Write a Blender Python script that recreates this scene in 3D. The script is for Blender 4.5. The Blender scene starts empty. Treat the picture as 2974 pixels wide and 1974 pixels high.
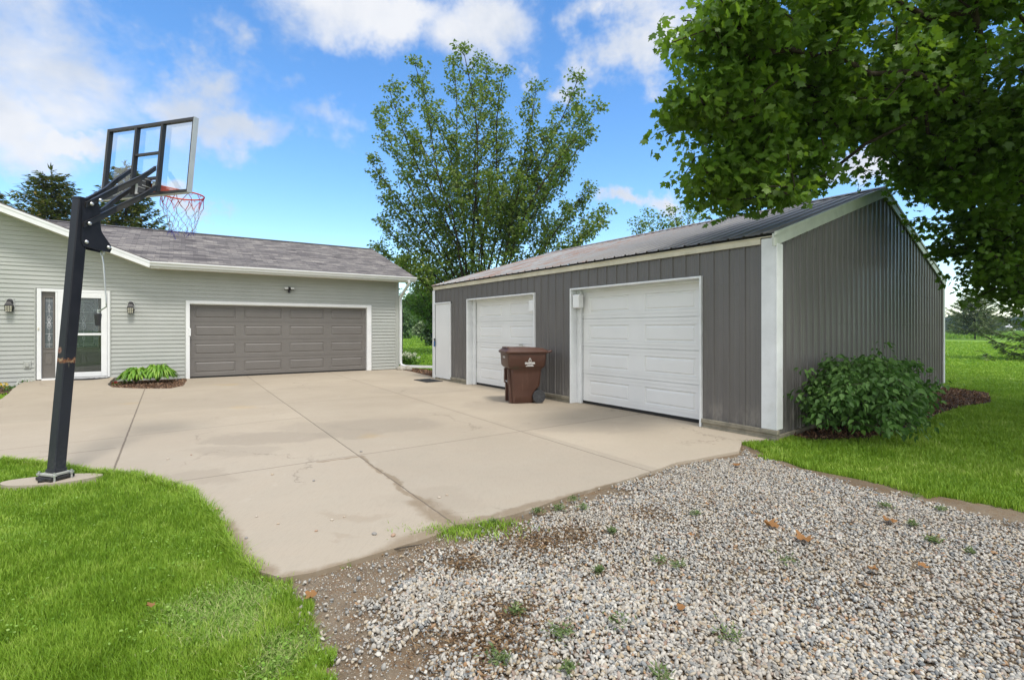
import bpy, math, random
import numpy as np
from mathutils import Vector, Matrix
from mathutils.geometry import delaunay_2d_cdt
rng = np.random.default_rng(7)
random.seed(7)
sc = bpy.context.scene
COL = sc.collection
R = math.radians
EYE = 1.4

# ------------------------------------------------------------------ survey helper
# turns a point seen on the level ground into metres (camera 1.4 m up, looking along +Y)
def G(x, y, h=0.0):
    t = 1450 * (EYE - h) / (y - 955.0)
    return ((x - 1487) / 1450 * t, t)
def GO(x, y, h=0.0):
    return G(x * 1.2591, y * 1.2591, h)
def PT(x, y, d):
    return np.array([(x - 1487) / 1450 * d, d, EYE + (955 - y) * d / 1450])
def PO(x, y, d):
    return PT(x * 1.2591, y * 1.2591, d)

# ------------------------------------------------------------------ object helpers
def tag(o, label=None, cat=None, group=None, kind=None):
    if label: o['label'] = label
    if cat: o['category'] = cat
    if group: o['group'] = group
    if kind: o['kind'] = kind
    return o
def empty(name, loc=(0, 0, 0), rz=0.0, label=None, cat=None, group=None):
    o = bpy.data.objects.new(name, None); COL.objects.link(o)
    o.location = loc; o.rotation_euler = (0, 0, rz)
    return tag(o, label, cat, group)
def link(name, me, mat, parent=None):
    o = bpy.data.objects.new(name, me); COL.objects.link(o)
    if mat is not None: me.materials.append(mat)
    if parent is not None: o.parent = parent
    return o
def copy_tree(o, parent=None):
    c = o.copy(); COL.objects.link(c)
    if parent is not None: c.parent = parent
    for ch in list(o.children): copy_tree(ch, c)
    return c

class MB:
    """collects shapes, builds ONE mesh"""
    def __init__(s, mp=None): s.v = []; s.f = []; s.mp = mp; s.M = None
    def add(s, vs, fs):
        b = len(s.v)
        for p in vs:
            p = Vector(p)
            if s.M is not None: p = s.M @ p
            if s.mp: p = Vector(s.mp(p))
            s.v.append(p)
        for f in fs: s.f.append([b + i for i in f])
    def box(s, x0, x1, y0, y1, z0, z1):
        s.add([(x0,y0,z0),(x1,y0,z0),(x1,y1,z0),(x0,y1,z0),(x0,y0,z1),(x1,y0,z1),(x1,y1,z1),(x0,y1,z1)],
              [(0,3,2,1),(4,5,6,7),(0,1,5,4),(1,2,6,5),(2,3,7,6),(3,0,4,7)])
    def quad(s, a, b, c, d): s.add([a, b, c, d], [(0,1,2,3)])
    def bbox(s, x0, x1, y0, y1, z0, z1, c=.004):
        """box with chamfered edges"""
        vs = []; idx = {}
        X=(x0,x1);Y=(y0,y1);Z=(z0,z1)
        def sg(k): return 1 if k == 0 else -1
        for i in (0,1):
            for j in (0,1):
                for k in (0,1):
                    for ax in range(3):
                        p=[X[i]+sg(i)*c,Y[j]+sg(j)*c,Z[k]+sg(k)*c]
                        p[ax]=(X,Y,Z)[ax][(i,j,k)[ax]]
                        idx[(i,j,k,ax)]=len(vs); vs.append(p)
        fs=[]
        for ax in range(3):
            o=[a for a in range(3) if a!=ax]
            for side in (0,1):
                q=[]
                for (u,w) in ((0,0),(1,0),(1,1),(0,1)):
                    key=[0,0,0];key[ax]=side;key[o[0]]=u;key[o[1]]=w
                    q.append(idx[(*key,ax)])
                fs.append(q)
            for (u,w) in ((0,0),(1,0),(1,1),(0,1)):
                q=[]
                k0=[0,0,0];k0[ax]=0;k0[o[0]]=u;k0[o[1]]=w
                k1=list(k0);k1[ax]=1
                fs.append([idx[(*k0,o[0])],idx[(*k0,o[1])],idx[(*k1,o[1])],idx[(*k1,o[0])]])
        for i in (0,1):
            for j in (0,1):
                for k in (0,1): fs.append([idx[(i,j,k,0)],idx[(i,j,k,1)],idx[(i,j,k,2)]])
        s.add(vs, fs)
    def prism(s, pts, vec):
        """closed outline extruded along vec"""
        n=len(pts); vec=Vector(vec)
        vs=[Vector(p) for p in pts]; vs+= [p+vec for p in vs[:n]]
        fs=[list(range(n))[::-1], list(range(n,2*n))]+[(i,(i+1)%n,n+(i+1)%n,n+i) for i in range(n)]
        s.add(vs,fs)
    def tube(s, pts, r, n=8, cap=True, closed=False):
        pts=[Vector(p) for p in pts]; m=len(pts)
        rr = r if hasattr(r,'__len__') else [r]*m
        vs=[];up=None
        for i,p in enumerate(pts):
            a=pts[(i-1)%m] if (closed or i>0) else p; b=pts[(i+1)%m] if (closed or i<m-1) else p
            t=(b-a).normalized()
            if up is None: up=Vector((0,0,1)) if abs(t.z)<.9 else Vector((1,0,0))
            x=t.cross(up)
            if x.length<1e-4: x=t.cross(Vector((0,1,0)))
            x.normalize(); y=x.cross(t); up=y
            for k in range(n):
                a_=2*math.pi*k/n+math.pi/n
                vs.append(p+(x*math.cos(a_)+y*math.sin(a_))*rr[i])
        fs=[]
        for i in range(m if closed else m-1):
            for k in range(n):
                j=(i+1)%m
                fs.append((i*n+k,i*n+(k+1)%n,j*n+(k+1)%n,j*n+k))
        if cap and not closed: fs+= [list(range(n)),[ (m-1)*n+k for k in range(n)][::-1]]
        s.add(vs,fs)
    def lathe(s, prof, c=(0,0,0), n=16, axis='z'):
        vs=[];m=len(prof)
        for (r,h) in prof:
            for k in range(n):
                a=2*math.pi*k/n
                p=(r*math.cos(a),r*math.sin(a),h)
                if axis=='y': p=(p[0],p[2],p[1])
                if axis=='x': p=(p[2],p[0],p[1])
                vs.append((p[0]+c[0],p[1]+c[1],p[2]+c[2]))
        fs=[(i*n+k,i*n+(k+1)%n,(i+1)*n+(k+1)%n,(i+1)*n+k) for i in range(m-1) for k in range(n)]
        fs+= [list(range(n))[::-1],[(m-1)*n+k for k in range(n)]]
        s.add(vs,fs)
    def loft(s, rings, cap=True):
        n=len(rings[0]); vs=[p for r in rings for p in r]; m=len(rings)
        fs=[(i*n+k,i*n+(k+1)%n,(i+1)*n+(k+1)%n,(i+1)*n+k) for i in range(m-1) for k in range(n)]
        if cap: fs+= [list(range(n))[::-1],[(m-1)*n+k for k in range(n)]]
        s.add(vs,fs)
    def build(s, name, mat, parent=None, smooth=False, bevel=0, auto=None):
        me=bpy.data.meshes.new(name); me.from_pydata([tuple(v) for v in s.v],[],s.f); me.update()
        o=link(name, me, mat, parent)
        if smooth: me.shade_smooth()
        if auto is not None:
            me.shade_smooth(); me.set_sharp_from_angle(angle=R(auto))
        if bevel:
            b=o.modifiers.new('Bevel','BEVEL'); b.width=bevel; b.segments=2; b.limit_method='ANGLE'; b.angle_limit=R(40)
        return o

def fast_mesh(name, V, F, mat, parent=None, smooth=False):
    """V (n,3) array, F (m,k) array of equal-size faces, or a list of such arrays"""
    if not isinstance(F, (list, tuple)): F=[F]
    me=bpy.data.meshes.new(name)
    V=np.asarray(V,dtype=np.float32); me.vertices.add(len(V)); me.vertices.foreach_set('co',V.ravel())
    tot=np.concatenate([np.full(len(f),f.shape[1],dtype=np.int32) for f in F])
    idx=np.concatenate([f.ravel() for f in F]).astype(np.int32)
    me.loops.add(len(idx)); me.loops.foreach_set('vertex_index',idx)
    st=np.zeros(len(tot),dtype=np.int32); st[1:]=np.cumsum(tot)[:-1]
    me.polygons.add(len(tot)); me.polygons.foreach_set('loop_start',st); me.polygons.foreach_set('loop_total',tot)
    if smooth: me.polygons.foreach_set('use_smooth',np.ones(len(tot),dtype=bool))
    me.update(calc_edges=True)
    return link(name, me, mat, parent)

def scatter(name, tv, tfs, pos, rot, scl, mat, parent=None, smooth=False):
    """merge n copies of a template (tv verts, tfs list of face lists) into one mesh"""
    tv=np.asarray(tv,dtype=np.float32); n=len(pos); k=len(tv)
    scl=np.asarray(scl,dtype=np.float32)
    if scl.ndim==1: scl=scl[:,None]*np.ones((1,3),dtype=np.float32)
    V=np.einsum('nij,nkj->nki',rot.astype(np.float32),tv[None]*scl[:,None,:])+np.asarray(pos,dtype=np.float32)[:,None,:]
    groups={}
    for f in tfs: groups.setdefault(len(f),[]).append(f)
    off=(np.arange(n)*k)[:,None,None]
    Fs=[(np.array(g)[None]+off).reshape(-1,ln) for ln,g in groups.items()]
    return fast_mesh(name, V.reshape(-1,3), Fs, mat, parent, smooth)

def unit(a): return a/np.maximum(np.linalg.norm(a,axis=-1,keepdims=True),1e-9)
def frames(yd, nrm):
    y=unit(yd); x=unit(np.cross(y,nrm)); z=np.cross(x,y)
    return np.stack([x,y,z],axis=-1)
def rvec(n): return unit(rng.normal(size=(n,3)))
def inpoly(P, poly):
    x,y=P[:,0],P[:,1]; ins=np.zeros(len(P),bool); j=len(poly)-1
    for i in range(len(poly)):
        xi,yi=poly[i]; xj,yj=poly[j]
        if yi!=yj:
            ins ^= ((yi>y)!=(yj>y)) & (x < (xj-xi)*(y-yi)/(yj-yi)+xi)
        j=i
    return ins
def densify(poly, step, jit=0.0):
    out=[]
    for i in range(len(poly)):
        a=np.array(poly[i]);b=np.array(poly[(i+1)%len(poly)]);d=np.linalg.norm(b-a);n=max(1,int(d/step))
        for k in range(n):
            p=a+(b-a)*k/n
            if k and jit: p=p+rng.normal(size=2)*jit
            out.append(tuple(p))
    return out
def sdist(P, poly):
    """distance of points to polygon outline"""
    P=np.asarray(P); d=np.full(len(P),1e9)
    for i in range(len(poly)):
        a=np.array(poly[i]);b=np.array(poly[(i+1)%len(poly)]);ab=b-a;L=(ab@ab)+1e-12
        t=np.clip(((P-a)@ab)/L,0,1); d=np.minimum(d,np.linalg.norm(P-a-t[:,None]*ab,axis=1))
    return d
def vnoise(P, s, seed=0):
    """cheap smooth 2-D noise, 0..1"""
    P=np.asarray(P)*s; i=np.floor(P).astype(int); f=P-i; f=f*f*(3-2*f)
    def h(a,b):
        q=np.sin(a*127.1+b*311.7+seed*74.7)*43758.5453; return q-np.floor(q)
    a=h(i[:,0],i[:,1]);b=h(i[:,0]+1,i[:,1]);c=h(i[:,0],i[:,1]+1);d=h(i[:,0]+1,i[:,1]+1)
    return (a*(1-f[:,0])+b*f[:,0])*(1-f[:,1])+(c*(1-f[:,0])+d*f[:,0])*f[:,1]
def sheet(name, poly, zf, mat, grid=None, jit=0, step=None, thick=0):
    P=densify(poly, step or 1e9, jit); n=len(P)
    pts=[Vector(p) for p in P]; edges=[(i,(i+1)%n) for i in range(n)]
    if grid:
        A=np.array(P); lo=A.min(0);hi=A.max(0)
        gx,gy=np.meshgrid(np.arange(lo[0],hi[0],grid),np.arange(lo[1],hi[1],grid)); Q=np.stack([gx.ravel(),gy.ravel()],1)
        Q=Q[inpoly(Q,P)]; Q=Q[sdist(Q,P)>grid*.45]
        pts+= [Vector(q) for q in Q]
    r=delaunay_2d_cdt(pts,edges,[],1,1e-5)
    V=[(v.x,v.y,zf(v.x,v.y)) for v in r[0]]; F=[tuple(f) for f in r[2]]
    me=bpy.data.meshes.new(name)
    if thick:   # skirt round the rim
        b=len(V)
        for (x,y) in P: V.append((x,y,zf(x,y))); V.append((x,y,zf(x,y)-thick))
        F+= [(b+2*i,b+2*i+1,b+2*((i+1)%n)+1,b+2*((i+1)%n)) for i in range(n)]
    me.from_pydata(V,[],F); me.update()
    return link(name,me,mat)

# ------------------------------------------------------------------ node helpers
class NT:
    def __init__(s, nt): s.t=nt; s.L=nt.links
    def n(s, ty, attrs=None, **ins):
        nd=s.t.nodes.new(ty)
        for k,v in (attrs or {}).items(): setattr(nd,k,v)
        for k,v in ins.items():
            key=int(k[1:]) if (k[0]=='i' and k[1:].isdigit()) else k.replace('_',' ')
            s.set(nd.inputs[key],v)
        return nd
    def set(s, sock, v):
        if isinstance(v,bpy.types.NodeSocket): s.L.new(v,sock)
        else:
            if hasattr(sock,'default_value'):
                dv=sock.default_value
                if hasattr(dv,'__len__') and len(dv)==4 and len(v)==3: v=(*v,1)
                sock.default_value=v
    def m(s, op, a, b=0.0, c=0.0, clamp=False):
        return s.n('ShaderNodeMath',{'operation':op,'use_clamp':clamp},i0=a,i1=b,i2=c).outputs[0]
    def vm(s, op, a, b=(0,0,0), scale=None):
        nd=s.n('ShaderNodeVectorMath',{'operation':op},i0=a,i1=b)
        if scale is not None: s.set(nd.inputs['Scale'],scale)
        return nd.outputs['Value'] if op in('LENGTH','DISTANCE','DOT_PRODUCT') else nd.outputs[0]
    def noise(s, vec, scale, detail=3, rough=.5, dist=0, col=False):
        nd=s.n('ShaderNodeTexNoise',None,Vector=vec,Scale=scale,Detail=detail,Roughness=rough,Distortion=dist)
        return nd.outputs['Color' if col else 'Fac']
    def sm(s, v, a, b, lo=0.0, hi=1.0):
        return s.n('ShaderNodeMapRange',{'interpolation_type':'SMOOTHSTEP'},Value=v,From_Min=a,From_Max=b,To_Min=lo,To_Max=hi).outputs[0]
    def lin(s, v, a, b, lo=0.0, hi=1.0):
        return s.n('ShaderNodeMapRange',None,Value=v,From_Min=a,From_Max=b,To_Min=lo,To_Max=hi).outputs[0]
    def mix(s, f, a, b, blend='MIX'):
        nd=s.n('ShaderNodeMix',{'data_type':'RGBA','blend_type':blend}); s.set(nd.inputs[0],f); s.set(nd.inputs[6],a); s.set(nd.inputs[7],b)
        return nd.outputs[2]
    def ramp(s, f, stops, interp='LINEAR'):
        nd=s.n('ShaderNodeValToRGB',None,Fac=f); cr=nd.color_ramp; cr.interpolation=interp
        while len(cr.elements)<len(stops): cr.elements.new(.5)
        for e,(p,c) in zip(cr.elements,stops): e.position=p; e.color=(*c,1)
        return nd.outputs[0]
    def xyz(s, v):
        o=s.n('ShaderNodeSeparateXYZ',None,Vector=v).outputs; return o[0],o[1],o[2]
    def comb(s,x,y,z): return s.n('ShaderNodeCombineXYZ',None,X=x,Y=y,Z=z).outputs[0]
    def blob(s, vec, c, r, soft=.5, nz=None):
        """1 inside the ellipse, 0 outside; vec may be warped"""
        d=s.vm('LENGTH',s.vm('DIVIDE',s.vm('SUBTRACT',vec,c),r))
        return s.sm(d,1.0,1.0-soft)
    def bump(s, h, strength=.3, dist=.01):
        return s.n('ShaderNodeBump',None,Height=h,Strength=strength,Distance=dist).outputs[0]

def newmat(name):
    m=bpy.data.materials.new(name); m.use_nodes=True; m.node_tree.nodes.clear()
    t=NT(m.node_tree); return m,t
def finish(t, shader):
    o=t.n('ShaderNodeOutputMaterial'); t.L.new(shader,o.inputs['Surface'])
def pbsdf(t, col, rough=.6, metal=0.0, spec=.5, nrm=None, **kw):
    nd=t.n('ShaderNodeBsdfPrincipled'); t.set(nd.inputs['Base Color'],col); t.set(nd.inputs['Roughness'],rough)
    t.set(nd.inputs['Metallic'],metal); t.set(nd.inputs['Specular IOR Level'],spec)
    if nrm is not None: t.L.new(nrm,nd.inputs['Normal'])
    for k,v in kw.items(): t.set(nd.inputs[k.replace('_',' ')],v)
    return nd.outputs[0]
def plain(name, col, rough=.6, metal=0.0, var=.12, nscale=6.0, bump=.1, bscale=60.0, dirt=None, spec=.5):
    """one colour with uneven tone, fine bump and optional grime"""
    m,t=newmat(name); tc=t.n('ShaderNodeTexCoord').outputs['Object']
    n1=t.noise(tc,nscale,5,.6); n2=t.noise(tc,bscale,3,.6)
    lo=tuple(c*(1-var) for c in col); hi=tuple(min(1,c*(1+var)) for c in col)
    c=t.ramp(n1,[(.3,lo),(.7,hi)])
    if dirt:
        f=t.sm(t.noise(tc,nscale*.7,6,.7),.56,.75)
        c=t.mix(t.m('MULTIPLY',f,dirt[1]),c,dirt[0])
    r=t.lin(n1,.2,.8,max(.02,rough-.08),min(1,rough+.08))
    finish(t,pbsdf(t,c,r,metal,spec,t.bump(n2,bump,.004)))
    return m
def leafmat(name, stops, rough=.45, trans=.35, spec=.35, patch=None, tcol=None, hz=None):
    """leaf or blade: colour varies from leaf to leaf, light passes through"""
    m,t=newmat(name); g=t.n('ShaderNodeNewGeometry'); rnd=g.outputs['Random Per Island']
    tc=t.n('ShaderNodeTexCoord').outputs['Object']
    f=rnd
    if patch: f=t.m('ADD',t.m('MULTIPLY',rnd,1-patch[1]),t.m('MULTIPLY',t.m('ADD',t.m('MULTIPLY',t.sm(t.noise(tc,patch[0],3,.6),.3,.7),.6),t.m('MULTIPLY',t.sm(t.noise(tc,patch[0]*6,3,.6),.35,.65),.4)),patch[1]))
    c=t.ramp(f,stops)
    if hz: c=t.mix(hz[0],c,hz[1])
    a=pbsdf(t,c,rough,0,spec)
    tr=t.n('ShaderNodeBsdfTranslucent',None,Color=t.mix(.6,c,tcol or (.25,.42,.05)) if trans>0 else c).outputs[0]
    ms=t.n('ShaderNodeMixShader',None,Fac=trans); t.L.new(a,ms.inputs[1]); t.L.new(tr,ms.inputs[2])
    finish(t,ms.outputs[0]); return m
EXPO = .85; SKYSTR = .10; SKYSAT = 1.24; SKYVAL = 1.48; SKYHUE = .501; CLB = 5.4; CLO = 8.3; SUNE = 1.7; SUNA = 12; HAZE = .0003
# ------------------------------------------------------------------ building frames
HO = np.array([-9.143, 14.0]); HU = np.array([.83346, .55258]); HB = np.array([-.55258, .83346]); HANG = math.atan2(HU[1], HU[0])
def H(x, y): p = HO + HU*x + HB*y; return (p[0], p[1])
SO_ = np.array([-2.1905, 14.117]); E1 = np.array([.57858, -.81563]); E2 = np.array([.77674, .62982]); SANG = math.atan2(E1[1], E1[0])
SP = np.array([-E1[1], E1[0]]); SKX = float(E2@E1); SKY = float(E2@SP)
SL = 9.54; SW = 9.13
def S(a, b): p = SO_ + E1*a + E2*b; return (p[0], p[1])
def smap(p): return (p[0] + SKX*p[1], SKY*p[1], p[2])

# ------------------------------------------------------------------ camera
cam = bpy.data.cameras.new('camera'); co = bpy.data.objects.new('camera', cam); COL.objects.link(co)
co.location = (0, 0, EYE); co.rotation_euler = (R(90), 0, 0)
cam.sensor_width = 36; cam.lens = 1450/2974*36; cam.shift_y = -32/2974; cam.clip_end = 6000; cam.clip_start = .05
sc.camera = co
sc.view_settings.view_transform = 'Standard'; sc.view_settings.look = 'None'; sc.view_settings.gamma = 1
sc.view_settings.exposure = EXPO
sc.render.resolution_x = 1024; sc.render.resolution_y = 679
sc.cycles.max_bounces = 8; sc.cycles.transparent_max_bounces = 16; sc.cycles.use_denoising = True

# ------------------------------------------------------------------ sky and sun
SUND = np.array([.32, -.50, 1.05]); SUND = SUND/np.linalg.norm(SUND)
SEL = math.asin(SUND[2]); SAZ = math.atan2(SUND[0], SUND[1])
w = bpy.data.worlds.new('World'); sc.world = w; w.use_nodes = True
t = NT(w.node_tree); w.node_tree.nodes.clear()
sky = t.n('ShaderNodeTexSky', {'sky_type': 'NISHITA', 'sun_disc': False, 'sun_elevation': SEL, 'sun_rotation': SAZ, 'air_density': 1.0, 'dust_density': .3, 'ozone_density': 2.2})
dirv = t.n('ShaderNodeTexCoord').outputs['Generated']
wx, wy, wz = t.xyz(dirv)
# clouds lie on a layer high above: project the direction on it so they flatten towards the horizon
zz = t.m('ADD', t.m('MAXIMUM', wz, 0.0), .22)
lay = t.comb(t.m('DIVIDE', wx, zz), t.m('DIVIDE', wy, zz), 0.0)
warp = t.vm('SCALE', t.vm('SUBTRACT', t.noise(dirv, 3.2, 6, .62, col=True), (.5, .5, .5)), scale=.42)
wd = t.vm('ADD', dirv, warp)
def cdir(x, y):
    d = np.array([(x*1.2591-1487)/1450, 1, (955-y*1.2591)/1450]); return tuple(d/np.linalg.norm(d))
clouds = [  # direction (as seen from the yard), size, amount
 ((930, 40), (.21, .21, .105), 1.0), ((760, 10), (.16, .2, .09), .9), ((1100, 70), (.16, .2, .12), .85), ((1440, 70), (.12, .12, .11), 1.05), ((1370, 150), (.06, .08, .06), .8), ((1500, 10), (.12, .2, .10), 1.0),
 ((480, 150), (.13, .15, .12), 1.0), ((560, 255), (.17, .2, .085), .92), ((700, 290), (.13, .12, .06), .7), ((610, 130), (.08, .1, .06), .6), ((120, 60), (.28, .35, .15), .78), ((190, 235), (.15, .15, .05), .95), ((30, 190), (.18, .2, .12), .8), ((260, 110), (.10, .1, .07), .6),
 ((480, 440), (.095, .085, .05), 1.05), ((1450, 470), (.08, .08, .04), 1.0), ((1540, 480), (.09, .09, .05), .95), ((1930, 430), (.13, .13, .065), 1.1), ((1250, 190), (.05, .08, .045), .6), ((960, 620), (.14, .14, .04), .55), ((700, 350), (.07, .09, .03), .45),
 ((2330, 705), (.10, .10, .022), .55), ((1590, 310), (.05, .05, .028), .7)]
acc = None
for (x, y), r, a in clouds:
    b = t.m('MULTIPLY', t.blob(wd, cdir(x, y), tuple(q*1.12 for q in r), .95), a)
    acc = b if acc is None else t.m('MAXIMUM', acc, b)
fb = t.noise(t.vm('MULTIPLY', dirv, (1, 1, 1.6)), 5.5, 9, .62, .3)
gen = t.sm(t.noise(lay, .8, 8, .62), .50, .72)
beh = t.m('MAXIMUM', t.sm(wy, .10, -.25), t.sm(wz, .66, .82))   # unseen cloud cover added overhead and behind the yard to neutralise the light
acc = t.m('MAXIMUM', acc, t.m('MULTIPLY', gen, .15))
cm = t.sm(t.m('ADD', acc, t.m('MULTIPLY', t.m('SUBTRACT', fb, .5), 1.25)), .22, 1.02)
cm = t.m('MULTIPLY', cm, t.sm(acc, .02, .30))
cm = t.m('MAXIMUM', t.m('MINIMUM', cm, .96, clamp=True), t.m('MULTIPLY', beh, t.lin(gen, 0, 1, .86, 1.0)))
shade = t.sm(t.noise(dirv, 4.0, 5, .6), .35, .65)
ccol = t.mix(shade, tuple(c*CLB for c in (.66, .73, .85)), tuple(c*CLB for c in (.95, .965, 1.0)))
ccol = t.mix(beh, ccol, tuple(c*CLO for c in (1.0, .985, .955)))
hs = t.n('ShaderNodeHueSaturation', None, Hue=SKYHUE, Saturation=SKYSAT, Value=SKYVAL, Color=sky.outputs[0])
fin = t.mix(cm, hs.outputs[0], ccol)
bg = t.n('ShaderNodeBackground', None, Color=fin, Strength=SKYSTR)
wo = t.n('ShaderNodeOutputWorld'); t.L.new(bg.outputs[0], wo.inputs['Surface'])

sl = bpy.data.lights.new('sun', 'SUN'); sl.energy = SUNE; sl.angle = R(SUNA); sl.color = (1.0, .95, .88)
so = bpy.data.objects.new('sun', sl); COL.objects.link(so)
so.rotation_euler = Vector(SUND).to_track_quat('Z', 'Y').to_euler()

# ------------------------------------------------------------------ ground materials
def concrete_mat(name='concrete'):
    m, t = newmat(name)
    P = t.n('ShaderNodeNewGeometry').outputs['Position']
    wp = t.vm('ADD', P, t.vm('SCALE', t.vm('SUBTRACT', t.noise(P, 1.6, 5, .65, col=True), (.5,.5,.5)), scale=.9))
    big = t.noise(P, .45, 4, .6); mid = t.noise(P, 2.3, 6, .7); fine = t.noise(P, 38, 4, .7); grit = t.noise(P, 160, 2, .6)
    c = t.ramp(big, [(.3, (.365,.308,.228)), (.5, (.412,.350,.262)), (.72, (.46,.395,.30))])
    # older greyer slab near the gravel
    gy = t.sm(t.xyz(P)[1], 8.2, 4.2)
    c = t.mix(t.m('MULTIPLY', gy, .55), c, (.425, .38, .315))
    c = t.mix(t.sm(mid, .35, .75, 0, .35), c, (.44, .37, .29))
    c = t.mix(t.sm(fine, .52, .75, 0, .28), c, (.40, .35, .28))
    c = t.mix(t.sm(grit, .60, .75, 0, .35), c, (.27, .24, .20))
    # damp patches
    for (x, y), r, a in [((615,1010),(.95,.45,9),.55), ((540,1040),(.6,.3,9),.35), ((720,985),(.5,.4,9),.35), ((890,978),(1.0,.6,9),.5), ((800,1000),(.6,.4,9),.45), ((1180,935),(1.1,.8,9),.3), ((1350,985),(1.2,.5,9),.35), ((440,1100),(.5,.25,9),.4), ((1010,1150),(.5,.35,9),.22),((960,900),(1.4,.8,9),.3)]:
        g = GO(x, y)
        c = t.mix(t.m('MULTIPLY', t.blob(wp, (g[0], g[1], 0), r, .35), a), c, (.305, .262, .205))
    # ochre stains
    for (x, y), r in [((520,887),(.5,.25,9)), ((600,882),(.25,.12,9)), ((560,940),(.4,.3,9)), ((300,930),(.3,.2,9)), ((860,1005),(.25,.2,9))]:
        g = GO(x, y)
        c = t.mix(t.m('MULTIPLY', t.blob(wp, (g[0], g[1], 0), r, .9), .35), c, (.46, .33, .15))
    for (x, y), r in [((860,1190),(.16,.12,9)), ((790,1190),(.2,.1,9)), ((760,1240),(.12,.06,9))]:
        g = GO(x, y)
        c = t.mix(t.m('MULTIPLY', t.blob(wp, (g[0], g[1], 0), r, .6), .4), c, (.33, .27, .2))
    # washed dirt along the slab edges by the gravel
    wp2 = t.vm('ADD', P, t.vm('SCALE', t.vm('SUBTRACT', t.noise(P, 2.6, 6, .7, col=True), (.5,.5,.5)), scale=.26))
    def seg(a, b, wdt):
        ax, ay = a; bx, by = b; dx, dy = bx-ax, by-ay; L = math.hypot(dx, dy); dx /= L; dy /= L
        px, py, _ = t.xyz(wp2)
        px = t.m('SUBTRACT', px, ax); py = t.m('SUBTRACT', py, ay)
        al = t.m('ADD', t.m('MULTIPLY', px, dx), t.m('MULTIPLY', py, dy))
        ac = t.m('ABSOLUTE', t.m('SUBTRACT', t.m('MULTIPLY', px, -dy), t.m('MULTIPLY', py, -dx)))
        e = t.m('MAXIMUM', t.m('SUBTRACT', 0.0, al), t.m('SUBTRACT', al, L))
        d = t.m('MAXIMUM', t.m('MAXIMUM', e, 0.0), ac)
        return t.sm(d, wdt, wdt*.35)
    dm = None
    for a, b, wd_ in [((1047,1210),(900,1275),.16), ((900,1275),(650,1345),.12), ((1047,1207),(975,1160),.16), ((975,1160),(900,1100),.045), ((900,1100),(830,1052),.03), ((830,1052),(740,1064),.035), ((1047,1212),(1400,1125),.08), ((1400,1125),(1700,1050),.06), ((515,1215),(600,1330),.10), ((400,1118),(515,1215),.05)]:
        q = seg(GO(*a), GO(*b), wd_); dm = q if dm is None else t.m('MAXIMUM', dm, q)
    c = t.mix(t.m('MULTIPLY', dm, .8), c, t.mix(fine, (.20,.15,.095), (.30,.235,.16)))
    # broom marks, hairline cracks and wear
    br_ = t.noise(t.vm('MULTIPLY', P, (55, 9, 9)), 1.0, 3, .6)
    c = t.mix(t.sm(br_, .45, .7, 0, .16), c, (.30,.265,.215))
    scf = t.noise(t.vm('MULTIPLY', P, (2.2, .9, 1)), 2.6, 7, .75, .6); c = t.mix(t.sm(scf, .56, .72, 0, .34), c, (.33,.29,.235)); c = t.mix(t.sm(scf, .42, .30, 0, .25), c, (.52,.47,.395))
    vo = t.n('ShaderNodeTexVoronoi', {'feature': 'DISTANCE_TO_EDGE'}, Vector=t.vm('ADD', P, t.vm('SCALE', t.noise(P, 3, 5, .7, col=True), scale=.5)), Scale=.42).outputs['Distance']
    ck = t.m('MULTIPLY', t.sm(vo, .006, .002), t.sm(t.noise(P, .5, 3, .5), .50, .58)); c = t.mix(t.m('MULTIPLY', ck, .45), c, (.16,.13,.10))
    # control joints, in the slab's own grid (turned with the house)
    loc = t.vm('SUBTRACT', P, (HO[0], HO[1], 0))
    jw = t.vm('SCALE', t.vm('SUBTRACT', t.noise(P, 9, 3, .6, col=True), (.5,.5,.5)), scale=.018)
    loc = t.vm('ADD', loc, jw)
    hx = t.vm('DOT_PRODUCT', loc, (HU[0], HU[1], 0)); hy = t.vm('DOT_PRODUCT', loc, (HB[0], HB[1], 0))
    cell = t.m('ADD', t.m('ADD', t.m('GREATER_THAN', hx, 1.52), t.m('MULTIPLY', t.m('GREATER_THAN', hx, 3.87), 2.3)), t.m('ADD', t.m('MULTIPLY', t.m('GREATER_THAN', t.m('ADD', hy, t.m('MULTIPLY', hx, .03)), -6.5), 5.1), t.m('MULTIPLY', t.m('GREATER_THAN', t.m('SUBTRACT', hy, t.m('MULTIPLY', hx, .03)), -11.2), 3.7)))
    wn = t.n('ShaderNodeTexWhiteNoise', {'noise_dimensions': '1D'}, W=cell).outputs['Value']
    c = t.mix(.8, c, t.mix(wn, (.78,.785,.80), (.93,.93,.94)), 'MULTIPLY')
    J = None
    def line(v, p, q, lo=None, hi=None, wq=.009, slope=0.0):
        nonlocal J
        d = t.m('ABSOLUTE', t.m('SUBTRACT', v, t.m('ADD', t.m('MULTIPLY', q, slope), p)))
        k = t.sm(d, wq, wq*.45)
        if lo is not None: k = t.m('MULTIPLY', k, t.m('GREATER_THAN', q, lo))
        if hi is not None: k = t.m('MULTIPLY', k, t.m('LESS_THAN', q, hi))
        J = k if J is None else t.m('MAXIMUM', J, k)
    line(hx, 1.52, hy); line(hx, 3.87, hy, slope=.01); line(hx, -.86, hy, None, -1.5, wq=.013, slope=-.018); line(hx, 6.3, hy, wq=.012)
    line(hy, -11.2, hx, wq=.010, slope=.03); line(hy, -6.5, hx, 1.5, None, slope=-.03); line(hy, -8.45, hx, -6, 1.5, wq=.008, slope=.1)
    line(hy, -4.1, hx, 1.5, None, wq=.007); line(hy, -9.15, hx, -3.5, -.75, wq=.012, slope=.12); line(hy, -3.2, hx, -.8, 1.5, wq=.007)
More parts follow.
